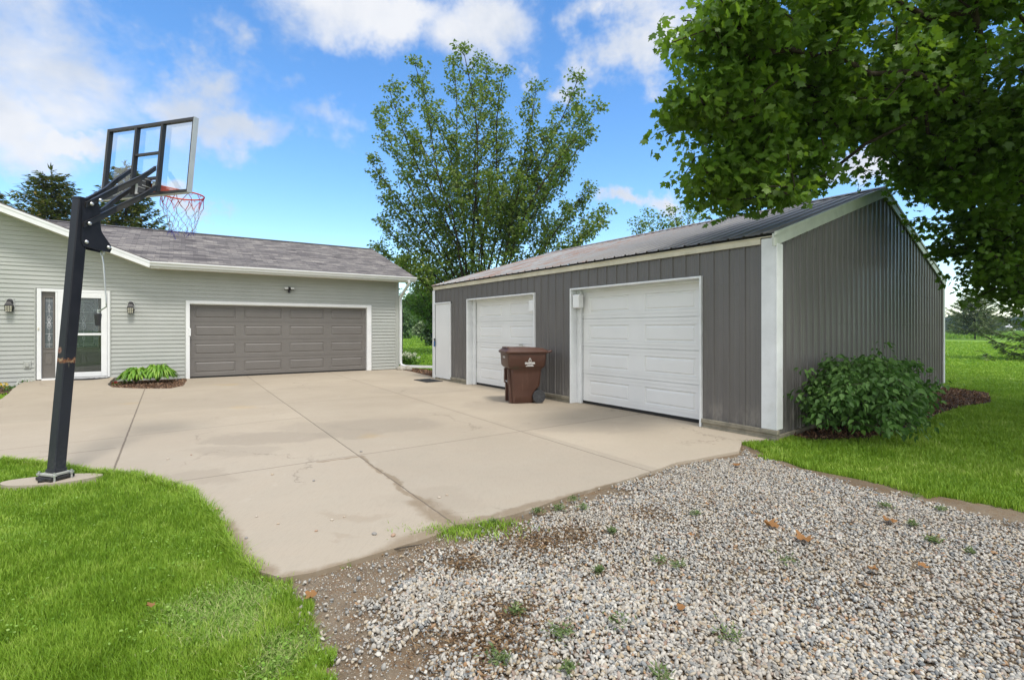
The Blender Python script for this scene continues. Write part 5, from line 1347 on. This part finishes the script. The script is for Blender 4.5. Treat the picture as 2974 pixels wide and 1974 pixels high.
for c, r, k in (((13.8,10.5,7.5),(3.0,3.5,3.2),200), ((10.5,8.0,10.4),(4.5,4.5,2.6),110), ((13.5,7,6),(3.5,4,3.5),160), ((8.5,5.5,8.2),(3.2,2.2,2.2),60), ((12,4.5,5.5),(3,2.5,2.2),240), ((10.2,4.6,7.0),(3.2,2.2,2.0),380), ((9.5,6.2,8.4),(3.2,2.6,1.6),220), ((8.9,3.0,7.4),(3.4,2.3,1.3),420), ((6.2,6.2,7.8),(3.0,2.2,2),60), ((12.8,7.6,4.2),(1.6,2.0,1.5),80)):  # off-frame crown lobes; those at the near right added to shade the lawn
    q = rvec(k)*(.55+.45*rng.random((k,1))); mpts.append(np.array(c)+q*np.array(r))
mpts = np.vstack(mpts)
# keep branches out of the shed
lp = mpts[:,:2]-SO_; A_ = np.linalg.inv(np.stack([E1,E2],1)); ab = lp@A_.T
roofz = RF+(RZ-RF)*(1-np.abs(ab[:,1]-RB)/RB); bad = (ab[:,0] < SL+.3)&(ab[:,0] > -.5)&(ab[:,1] > -.5)&(ab[:,1] < SW+.5)&(mpts[:,2] < roofz+.35)
mpts = mpts[~bad]; mpts = mpts[mpts[:,0]/mpts[:,1] > .305]
trunkpts = [TB, TB+[.02,.02,1.0], TB+[-.05,0,2.0], TB+[-.15,-.05,2.8], TB+[-.2,-.1,3.7], TB+[-.3,-.15,4.8], TB+[-.3,-.2,6.0], TB+[-.35,-.1,7.5]]
nd_, pa_ = grow(trunkpts, mpts, .30)
rad = skeleton(nd_, pa_, .27, .0068, 2.12); rad[:8] = np.maximum(rad[:8], np.linspace(.28,.12,8))
maple = empty('maple_tree', tuple(TB), 0, 'large dark green maple spreading over the shed from the right', 'tree')
o = limbs('trunk', nd_-TB, pa_, rad, M['bark'], maple, 6)
o = leaves('crown', mpts-TB, 33, .27, .088, (mv, mf), M['mapleleaf'], maple, droop=.75, flat=.5)

# -- tall many-stemmed maple behind the shed
def leader_tree(name, label, base, tips, leafsize, mat, n_leaf=26, sec=1.9, sbase=.14, start=.3, nn=17, dep=2.2):
    base = np.array(base, float); nodes = [base.copy()]; parent = [-1]; C = []
    for tip in tips:
        tip = np.array(tip, float); ctrl = base+(tip-base)*np.array([.28,.28,.52]); j = 0; L = np.linalg.norm(tip-base)
        ang = rng.random()*6.28
        for k in range(1, nn+1):
            u = k/nn; p = (1-u)**2*base+2*u*(1-u)*ctrl+u*u*tip+np.array([math.sin(ang+u*7),math.cos(ang*2+u*6),0])*.22*L*.1
            nodes.append(p); parent.append(j); j = len(nodes)-1; dirn = unit(p-nodes[parent[j]])
            if u < start: continue
            for q in range(3):
                az = rng.random()*6.28; d = unit(dirn*.9+np.array([math.cos(az), math.sin(az), .15])*.95); l = (sec*(1-u)**.7*(.35+.65*min(1, max(0, (u-.38)/.25)))+.55)*(.6+.6*rng.random())
                jj = j
                for w2 in range(1, 4):
                    pp_ = p+d*l*w2/3+np.array([0,0,.12*l*(w2/3)**2])+rng.normal(size=3)*.05; nodes.append(pp_); parent.append(jj); jj = len(nodes)-1
                    if w2 >= 2 or l > .8: C.append(pp_)
    nodes = np.array(nodes); rad = skeleton(nodes, parent, sbase, .010, 2.1)
    tr = empty(name, tuple(base), 0, label, 'tree'); limbs('trunk', nodes-base, parent, rad, M['bark'], tr, 5)
    leaves('crown', np.array(C)-base, n_leaf, .31, leafsize, (lobed_v, lobed_f), mat, tr, droop=.3, flat=.4); return tr
YB = 28.0; tp = []
for x, y in ((1075,128),(1030,150),(942,150),(1110,160),(1172,185),(1240,212),(1255,330),(1318,200),(1352,265),(1338,320),(1362,250),(1318,480),(1405,492),(1366,440),(1290,360),(852,262),(900,215),(872,385),(905,470),(888,520),(885,580),(990,215),(975,330),(1150,300),(1210,420),(1060,330),(1000,470),(1372,520),(925,610),(1120,420)):
    tp.append(PO(x, y, YB+rng.normal()*1.6))
b0 = (PT(1395, 955, YB)[0], YB, 0)
leader_tree('maple_tree', 'tall airy multi-stemmed maple standing behind the shed', b0, tp, .155, M['silverleaf'], n_leaf=20, sec=2.1, sbase=.34, start=.42)
# low skirt of the same kind beside it
YC = 33.0; tp = [PO(x, y, YC+rng.normal()) for x, y in ((945,650),(975,640),(1005,668),(1030,660),(960,700),(930,690),(1090,610),(1060,625),(1120,600),(1000,620))]
leader_tree('tree', 'loose green tree seen just above the far end of the shed', (PO(1035,760,YC)[0], YC, 0), tp, .19, M['treeB'], n_leaf=10, sec=1.5, sbase=.20, start=.3, nn=9)
YD = 36.0; tp = [PO(x, y, YD+rng.normal()) for x, y in ((1465,520),(1500,500),(1525,508),(1555,492),(1595,490),(1615,510),(1570,520),(1540,530),(1480,530))]
leader_tree('tree', 'small tree tip showing over the shed ridge', (PO(1545,760,YD)[0], YD, 0), tp, .18, M['silverleaf'], n_leaf=9, sec=1.1, sbase=.2, start=.45, nn=12)

def blob_tree(name, label, base, blobs, npts, nleaf, spread, size, mat, tpl=(kite_v, kite_f), base_r=.15, group=None, droop=.3):
    base = np.array(base, float); pts = []
    tot = sum(r[0]*r[2] for c, r in blobs)
    for c, r in blobs:
        k = max(6, int(npts*r[0]*r[2]/tot)); q = rvec(k)*(rng.random((k,1))**.35); pts.append(np.array(c)+q*np.array(r))
    pts = np.vstack(pts); pts = pts[pts[:,2] > .1]
    top = max(c[2] for c, r in blobs); trk = [base+np.array([0,0,top*u]) for u in (0,.2,.4,.6,.8)]
    nodes, par_ = grow(trk, pts, .3); rad = skeleton(nodes, par_, base_r, .012, 2.2)
    tr = empty(name, tuple(base), 0, label, 'tree', group); limbs('trunk', nodes-base, par_, rad, M['bark2'], tr, 4)
    leaves('crown', pts-base, nleaf, spread, size, tpl, mat, tr, droop=droop, flat=.35); return tr
def B(x, y, r, d, sy=1.0): q = r*1.2591*d/1450; return (PO(x, y, d), (q, q, q*sy))
blob_tree('tree', 'rounded drooping green tree at the field edge beside the house corner', (PO(922,760,74)[0], 74, 0), [B(925,742,30,74,.9), B(920,725,22,74,.8), B(905,745,30,74)], 260, 16, .9, .48, M['treeA'], droop=1.0)
blob_tree('tree', 'tall grey-green tree behind the field edge, left of the shed', (PO(955,760,84)[0], 84, 0), [B(948,705,24,84), B(965,690,28,84), B(972,730,34,84), B(945,730,24,84), B(985,700,26,84)], 420, 14, .9, .50, M['treeA'])
blob_tree('tree', 'bright green young tree close to the far corner of the shed', (PO(1000,790,52)[0], 52, 0), [B(990,715,26,52), B(1010,690,30,52), B(985,690,18,52), B(1020,730,34,52)], 300, 14, .6, .34, M['treeB'])
blob_tree('bush', 'dark rounded bush on the lawn left of the shed', (PO(1000,800,42)[0], 42, 0), [B(992,765,16,42), B(1005,752,22,42), B(1000,782,18,42), B(1015,778,22,42)], 260, 16, .4, .22, M['treeC'], base_r=.10)
blob_tree('bush', 'silvery green shrub between the far trees and the dark bush', (PO(972,770,64)[0], 64, 0), [B(972,757,10,64), B(965,764,8,64), B(980,750,9,64)], 90, 14, .5, .34, leafmat('silvery_leaves', [(0,(.10,.15,.07)),(1,(.22,.28,.16))], .6, .2), base_r=.06)
blob_tree('tree', 'broad tree behind the far house roof', (-36, 62, 0), [((-36,62,5),(4,3,3))], 200, 14, .8, .4, M['treeA'])

# -- conifers
def spruce(label, base, Ht, Rd, mat, whorls=26, per=8, low=.06, sprig=.30, ns=30, droop=.30, seed=0, power=.85, dens=1.0, tr_r=.16, name='spruce_tree'):
    r_ = np.random.default_rng(seed); base = np.array(base, float); nodes = [base]; parent = [-1]; tj = [0]
    zs = [low+(1-low)*(k/whorls) for k in range(whorls+1)]
    tips = []
    for u in zs:
        nodes.append(base+np.array([0,0,Ht*u])); parent.append(tj[-1]); tj.append(len(nodes)-1)
    P, D = [], []
    for w_, u in enumerate(zs[:-1]):
        j0 = tj[w_+1]; L0 = Rd*(1-u)**power
        for k in range(per):
            az = 2*math.pi*(k+r_.random()*.9)/per+w_; L = L0*(.72+.45*r_.random())+.12; e = np.array([math.cos(az), math.sin(az), 0]); j = j0; p0 = base+np.array([0,0,Ht*(u+(r_.random()-.5)*.6/whorls)])
            rise = .42*u-.05; last = nodes[j0]
            for q in range(1, 6):
                s = q/5; p = p0+e*L*s+np.array([0,0,L*(rise*s-droop*math.sin(math.pi*s*.75)*(1-u*.6)+.16*s**3)]); nodes.append(p); parent.append(j); j = len(nodes)-1
                m_ = int(ns*dens*L/Rd/2)+3
                side = np.array([-e[1], e[0], 0]); f = r_.random(m_)[:,None]; pp_ = last+(p-last)*f
                sp = (1.05-s)*.42*L*(r_.random(m_)*2-1)
                P.append(pp_+side*sp[:,None]+np.array([0,0,-1.])*np.abs(sp[:,None])*.25+r_.normal(size=(m_,3))*.03)
                D.append(unit(e*.75+side*np.sign(sp)[:,None]*.7+np.array([0,0,-.30+.2*s])+r_.normal(size=(m_,3))*.3)); last = p
    m_ = 14; P.append(base+np.array([0,0,Ht])+r_.normal(size=(m_,3))*np.array([.05,.05,.18])); D.append(unit(np.array([0,0,1.])+r_.normal(size=(m_,3))*.5))
    P = np.vstack(P); D = np.vstack(D); nodes = np.array(nodes); rad = skeleton(nodes, parent, tr_r, .010, 2.3)
    tr = empty(name, tuple(base), 0, label, 'tree'); limbs('trunk', nodes-base, parent, rad, M['bark'], tr, 5)
    n = len(P); nr = unit(rng.normal(size=(n,3))*.6+np.array([0,0,1.])); scatter('crown', spray_v, spray_f, P-base, frames(D, nr), np.c_[sprig*(.7+.8*rng.random(n)), sprig*(.7+.7*rng.random(n)), sprig*np.ones(n)], mat, tr); return tr
spruce('dark spruce behind the house roof, left of the hoop post', (PT(150,955,33)[0], 33, 0), 11.7, 4.4, M['needle'], whorls=30, per=9, ns=62, sprig=.34, seed=1, power=.6)
spruce('dark spruce behind the garage roof, seen through the backboard', (PT(365,955,33)[0], 33, 0), 12.2, 4.6, M['needle'], whorls=31, per=9, ns=62, sprig=.34, seed=2, power=.72)
spruce('dark spruce cut by the left picture edge behind the roof', (PT(-20,955,36)[0], 36, 0), 11.4, 4.4, M['needle'], whorls=24, per=8, ns=40, sprig=.36, seed=6, power=.75)
SPD = 68.0
spruce('broad open spruce alone on the lawn right of the shed', (PO(2249,780,SPD)[0], SPD, 0), 6.5, 4.4, M['needle2'], whorls=12, per=10, low=.17, ns=60, sprig=.36, droop=.04, seed=3, power=.70, tr_r=.26)
spruce('spruce whose branch tips reach in at the right picture edge', (24.6, 22, 0), 9.0, 3.1, M['needle2'], whorls=24, per=9, low=.05, ns=46, sprig=.24, seed=4, droop=.25, power=.8)
# mulch ring under the lone spruce
sx_, sy_ = PO(2249,780,SPD)[0], SPD
o = sheet('planting_ring', [(sx_+.9*math.cos(a), sy_+.8*math.sin(a)) for a in [2*math.pi*k/16 for k in range(16)]], lambda x, y: -.01, M['mulchsoil']); tag(o, 'bare ring of soil under the lone spruce', kind='structure')

# -- far woods and farm building
def far_wood(name, label, x0, x1, y0, y1, n, h0, h1, mat):
    X = x0+(x1-x0)*rng.random(n); Yd = y0+(y1-y0)*rng.random(n); hh = h0+(h1-h0)*vnoise(np.c_[X, Yd], .035, 9)*1.2*(.75+.5*rng.random(n)); P = []
    for x, y, h in zip(X, Yd, hh):
        k = 60; q = rvec(k)*(.6+.4*rng.random((k,1))); P.append(np.array([x, y, h*.55])+q*np.array([h*.55, h*.45, h*.5]))
    P = np.vstack(P); n = len(P); o = scatter(name, kite_v, kite_f, P, frames(rvec(n), rvec(n)), 2.6*(.7+.8*rng.random(n)), mat); return tag(o, label, kind='stuff')
M['woodfar'] = leafmat('far_leaves', [(0,(.030,.062,.030)),(1,(.060,.105,.045))], .7, .1, .1)
far_wood('far_woods', 'line of distant woods along the horizon on the right', 215, 640, 330, 420, 240, 7, 15, M['woodfar'])
far_wood('far_woods', 'far woods behind the gap between house and shed', -140, 30, 150, 190, 90, 6, 11, M['woodfar'])
far_wood('far_woods', 'far woods behind the shed and across the field', 30, 260, 420, 480, 110, 8, 14, M['woodfar'])
barn = empty('farm_building', (352, 350, 0), R(12), 'long white farm building on the far horizon at the right', 'building')
mb = MB(); mb.box(-13,13,-4,4,0,2.6); mb.build('wall', M['white'], barn)
mb = MB(); mb.prism([(-13.5,-4.6,2.6),(-13.5,4.6,2.6),(-13.5,0,4.6)], (27,0,0)); mb.build('roof', M['white'], barn)

# ------------------------------------------------------------------ SHRUBS AND SMALL PLANTS
sc0 = np.array([4.86, 6.80, 0.0]); shrub = empty('shrub', tuple(sc0), math.atan2(E2[1], E2[0]), 'bushy dark green shrub growing against the shed gable', 'shrub')
n = 820; q = rvec(n); q[:,2] = np.abs(q[:,2])**.62; q[:,0] = np.sign(q[:,0])*np.abs(q[:,0])**.8; q *= (rng.random((n,1))**.28)*(1+.18*(rng.random((n,1)) < .10))
hump = .70+.42*vnoise(q[:,:2]+5+q[:,[2]], 2.6, 2)
sp_ = q*np.array([1.50,.74,1.0])*(hump*.92)[:,None]+np.array([0,0,.10]); sp_[:,2] = .06+sp_[:,2]*1.02
trk = [np.array([0,0,0.]), np.array([0,0,.12]), np.array([0,0,.25])]
nd_, pa_ = grow(trk, sp_, .15); rd_ = skeleton(nd_, pa_, .03, .003, 2.2); limbs('stem', nd_, pa_, rd_, M['bark2'], shrub, 4)
leaves('foliage', sp_, 12, .14, .080, (ov_v, ov_f), M['shrubleaf'], shrub, droop=.9, flat=.5)

def hosta(label, hx, hy, n, Rr, hgt, group):
    p = H(hx, hy); root = empty('hosta', (p[0], p[1], 0), HANG, label, 'plant', group); V = []; F = []
    for k in range(n):
        az = rng.random()*6.283; L = Rr*(.55+.5*rng.random()); up = hgt*(1.55-.75*(L/Rr/1.05))*(.55+.6*rng.random())+.03; w_ = .026+.012*rng.random(); b = len(V)
        for j in range(6):
            s = j/5; r0_ = L*s; z = up*math.sin(math.pi*min(1, s*.9)**.9)*1.0+.0; z = up*(2.5*s-2.25*s*s)*1.15+.015; ww = w_*(.18 if j == 0 else math.sin(math.pi*(.12+.86*s))**.8)*(1 if j < 5 else .1)
            c, sn_ = math.cos(az), math.sin(az); V += [(r0_*c-ww*sn_, r0_*sn_+ww*c, z+ww*.35+.01), (r0_*c, r0_*sn_, z), (r0_*c+ww*sn_, r0_*sn_-ww*c, z+ww*.35+.01)]
        for j in range(5): F += [(b+3*j, b+3*j+1, b+3*j+4, b+3*j+3), (b+3*j+1, b+3*j+2, b+3*j+5, b+3*j+4)]
    fast_mesh('leaf_clump', np.array(V), np.array(F), M['hosta'], root, smooth=True)
M['hosta'] = leafmat('hosta_leaves', [(0,(.09,.22,.02)),(.5,(.17,.36,.04)),(1,(.32,.48,.08))], .4, .3, .4, tcol=(.3,.5,.05))
hosta('right half of the bright green hosta mound beside the garage door', -.62, -.62, 300, .46, .42, 'hostas in the wood chip bed')
hosta('left half of the bright green hosta mound, nearer the entry door', -1.08, -.62, 240, .42, .36, 'hostas in the wood chip bed')
def flowers(name, label, loc, n, col, sz, leafm, sp, h, cat='flowers', nl=60, lsz=.05):
    root = empty(name, loc, 0, label, cat); C = np.c_[rng.normal(size=n)*sp, rng.normal(size=n)*sp*.6, h*(.6+.5*rng.random(n))]
    mt = leafmat(name+'_petals', [(0, tuple(c*.8 for c in col)), (1, col)], .6, .25, .2, tcol=col)
    k = 7; PP = np.repeat(C, k, 0)+rng.normal(size=(n*k,3))*sz*.25; scatter('bloom', kite_v, kite_f, PP, frames(rvec(n*k), unit(rng.normal(size=(n*k,3))+np.array([0,0,1]))), np.full(n*k, sz), mt, root)
    C2 = np.c_[rng.normal(size=nl)*sp*1.1, rng.normal(size=nl)*sp*.7, h*.75*rng.random(nl)]; scatter('foliage', ov_v, ov_f, C2, frames(unit(rng.normal(size=(nl,3))+np.array([0,0,.5])), unit(rng.normal(size=(nl,3))*.5+np.array([0,0,1]))), lsz*(.7+.6*rng.random(nl)), leafm, root)
g = G(18, 1135); flowers('pansies', 'yellow pansies in the bed at the left picture edge', (g[0], g[1], 0), 7, (.75,.55,.04), .045, M['shrubleaf'], .07, .14)
g = G(30, 1128); flowers('white_flowers', 'white flowers behind the yellow pansies', (g[0]+.1, g[1]+.3, 0), 12, (.7,.72,.66), .05, M['shrubleaf'], .10, .17)
g = G(332, 1117); flowers('red_flowers', 'tiny red flowers at the left end of the wood chip bed', (g[0], g[1], 0), 5, (.45,.03,.04), .035, M['treeB'], .05, .06, nl=20)
g = G(352, 1115); flowers('orange_flowers', 'small orange flower with thin leaves left of the hosta', (g[0], g[1]+.2, 0), 3, (.6,.25,.05), .03, M['treeB'], .08, .18, nl=60, lsz=.06)
g = G(1178, 1060); flowers('hydrangea', 'white hydrangea shrub at the far corner of the house', (g[0], g[1]+.2, 0), 42, (.62,.66,.48), .10, M['treeB'], .24, .42, 'shrub', nl=420, lsz=.10)
def stone(label, px, py, s, sq=(1,.8,.6)):
    g = G(px, py); v, f = subdiv(ico2_v, ico2_f); v = v*(1+.12*np.sin(v[:,[0]]*3.1+s*9)+.10*np.cos(v[:,[1]]*4+1)); me = bpy.data.meshes.new('stone'); me.from_pydata([tuple(p*np.array(sq)*s) for p in v], [], f); me.shade_smooth()
    o = link('stone', me, plain('field_stone', (.36,.34,.29), .9, var=.3, nscale=9, bump=.6, bscale=30)); o.location = (g[0], g[1], s*.18); tag(o, label, 'stone', 'stones under the downspout')
stone('pale flat stone at the foot of the downspout', 1166, 1074, .17); stone('rounder tan stone right of the pale one by the downspout', 1185, 1073.5, .15, (1,.7,.7))
g = G(1165.5, 1058); sl2 = empty('garden_light', (g[0], g[1], 0), 0, 'small white topped garden stake light by the house corner', 'garden light')
mb = MB(); mb.tube([(0,0,0),(0,0,.5)], .012, n=6); mb.build('stake', M['rubber'], sl2); mb = MB(); mb.lathe([(.02,.50),(.05,.52),(.05,.57),(.06,.575),(.02,.60)], n=10); mb.build('lamp_head', M['greybox'], sl2)
g = G(1163, 1055); mb = MB(); mb.tube([(0,0,0),(0,0,1.0),(0.0,0,2.2),(.03,0,2.3),(.1,0,2.33)], .014, n=6); o = mb.build('garden_hook', M['black']); o.location = (g[0]-.02, g[1]+.5, 0); tag(o, 'thin dark garden hook beside the downspout', 'garden hook')

# weeds in the gravel
wk = [(395,225),(440,262),(335,265),(245,278),(565,365),(775,490),(510,535),(855,510),(1320,490),(1970,405),(340,800),(600,755),(1080,815),(370,965),(780,995),(75,920),(150,710),(1885,215),(2130,455),(1880,335),(50,325),(2000,265),(930,285),(1760,255)]
for i, (x, y) in enumerate(wk):
    gx, gy = G(1400+x/1.501, 1300+y/1.501); nb = int(rng.integers(40, 110)); rd = .013+.018*rng.random()+(.02 if i in (8,10,12) else 0)
    if i in (0, 8): rd *= 1.3
    root = empty('weed_clump', (gx, gy, -.012), rng.random()*6, 'small green weed tuft growing up through the gravel', 'weed', 'weeds in the gravel')
    P3 = np.c_[rng.normal(size=(nb,2))*rd*.8, .004+.028*rng.random(nb)]; D = unit(np.c_[rng.normal(size=(nb,2)), .2+.5*rng.random(nb)])
    scatter('leaf_clump', spray_v, spray_f, P3, frames(D, unit(rng.normal(size=(nb,3))*.5+np.array([0,0,1]))), np.c_[.022+.024*rng.random(nb), .016+.022*rng.random(nb), np.full(nb,.03)], M['weed'] if 'weed' in M else M.setdefault('weed', leafmat('weed_leaves', [(0,(.07,.11,.035)),(.6,(.12,.18,.06)),(1,(.22,.26,.12))], .6, .25)), root)
# dead leaves
M['deadleaf'] = leafmat('dead_leaves', [(0,(.20,.085,.03)),(.5,(.30,.15,.06)),(1,(.34,.22,.11))], .8, .2, .15, tcol=(.4,.2,.05))
dl = [((2136,1352),.12,'curled orange brown leaf on the far gravel near the slab'),((2247,1530),.15,'pale tan dead leaf in the middle of the gravel'),((2342,1566),.17,'orange brown dead leaf right of the tan one'),((2586,1513),.15,'orange dead leaf toward the right side of the gravel'),((2009,1556),.07,'small rust brown leaf scrap left of the tan leaf'),((2534,1655),.07,'small rusty leaf scrap in the right gravel'),((2688,1650),.09,'dark brown leaf at the right of the gravel'),((1976,1770),.08,'dark brown leaf scrap in the lower gravel'),((435,1772),.07,'brown dead leaf lying on the front lawn'),((900,1737),.10,'tan dead leaf on the dirt beside the lawn'),((2057,1466),.05,'black brown leaf scrap on the far gravel')]
for (x, y), s, lb in dl:
    gx, gy = G(x, y); v = np.array(mv); v = v-np.array([0,.5,0]); a = rng.random()*6.28; v[:,0] *= .55+.4*rng.random(); v[:,2] += 1.3*v[:,0]**2+.45*v[:,1]**2+.09*np.sin(v[:,1]*9+s*50)+.06*np.sin(v[:,0]*14); v *= .72
    o = fast_mesh('dead_leaf', v*s, [np.array([f]) for f in mf], M['deadleaf']); o.location = (gx, gy, .012 if x != 435 else .03); o.rotation_euler = (.12, .1, a); tag(o, lb, 'leaf', 'dead leaves on the ground')
# loose pebbles on the slab
for i, (x, y, s) in enumerate([(1335,132,.012),(1538,163,.013),(1062,305,.018),(1258,338,.010),(1363,374,.009),(1207,444,.011),(1550,409,.010),(1627,355,.012),(1688,340,.008),(1835,425,.016),(1928,432,.017),(2153,245,.012),(2190,233,.011),(1770,20,.014),(938,36,.010),(823,57,.012)]):
    gx, gy = G(x/1.688, 1300+y/1.688); me = bpy.data.meshes.new('pebble'); me.from_pydata([tuple(p*np.array((1.2,.9,.6))*s) for p in ico2_v], [], ico2_f); me.shade_smooth()
    o = link('pebble', me, plain('pebble_stone', [(.40,.33,.25),(.25,.24,.23),(.36,.25,.18),(.45,.40,.33)][i%4], .85, bump=.1)); o.location = (gx, gy, s*.4+.001); o.rotation_euler = (0,0,i*1.7); tag(o, 'tiny loose pebble lying on the bare concrete slab', 'pebble', 'loose pebbles on the slab')
gx, gy = G(1400-220+0, 1300+480/1.688) ; gx, gy = G(1993/1.688, 1300+482/1.688)
mb = MB(); mb.tube([(-.10,-.03,0),(0,0,.006),(.09,.05,0)], [.004,.005,.003], n=5); o = mb.build('twig', M['bark2']); o.location = (gx, gy, -.01); tag(o, 'short brown twig on the dirt beside the gravel', 'twig')

# brown litter and fines lying in patches between the pebbles
M['litter'] = leafmat('brown_litter', [(0,(.06,.035,.018)),(.5,(.14,.085,.045)),(1,(.26,.18,.10))], .9, 0, .1)
LP = []
for (cx_, cy_), r_ in dirt_c+[(GO(1150,1440), .3), (GO(1080,1500), .3), (GO(1270,1250), .3), (GO(1500,1180), .2)]:
    k = 480; LP.append(np.c_[rng.normal(size=k)*r_*.55+cx_, rng.normal(size=k)*r_*.45+cy_])
LP = np.vstack(LP); LP = LP[inpoly(LP, dirtp) & ~inpoly(LP, drive)]; n = len(LP)
o = scatter('leaf_litter', spray_v, spray_f, np.c_[LP, -.018+.016*rng.random(n)], frames(unit(rng.normal(size=(n,3))*np.array([1,1,.15])), unit(rng.normal(size=(n,3))*.5+np.array([0,0,1]))), np.c_[.02+.02*rng.random(n), .012+.03*rng.random(n), np.full(n,.02)], M['litter'])
tag(o, 'brown leaf litter and bark crumbs between the pebbles', kind='stuff')
# grains of grit over the bare dirt
n = 9000; Q = sample_poly([GO(1047,1212), GO(650,1335), GO(690,1400), GO(700,1480), GO(740,1568), (-.3,1.4), (.6,1.4), GO(1100,1500), GO(900,1400), GO(940,1290), GO(1120,1215)], n)
Q = Q[~inpoly(Q, drive)]; n = len(Q)
o = scatter('grit', ico_v, ico_f, np.c_[Q, np.full(n, -.028)], frames(rvec(n), rvec(n)), (.0012+.0050*rng.random(n)**4), M['stones'], smooth=True); tag(o, 'fine grit on the bare dirt by the slab', kind='stuff')

# the air: pale even haze round the whole place
mb = MB(); mb.box(-3600, 3600, -500, 3600, -1.2, 24); hz_ = mb.build('haze', None); hm = bpy.data.materials.new('haze_air'); hm.use_nodes = True; hm.node_tree.nodes.clear(); t = NT(hm.node_tree)
pv = t.n('ShaderNodeVolumePrincipled', None, Color=(.72,.82,.95,1), Density=HAZE, Anisotropy=.2); t.L.new(pv.outputs[0], t.n('ShaderNodeOutputMaterial').inputs['Volume'])
hz_.data.materials.append(hm); tag(hz_, 'thin pale blue air over the fields', kind='stuff')
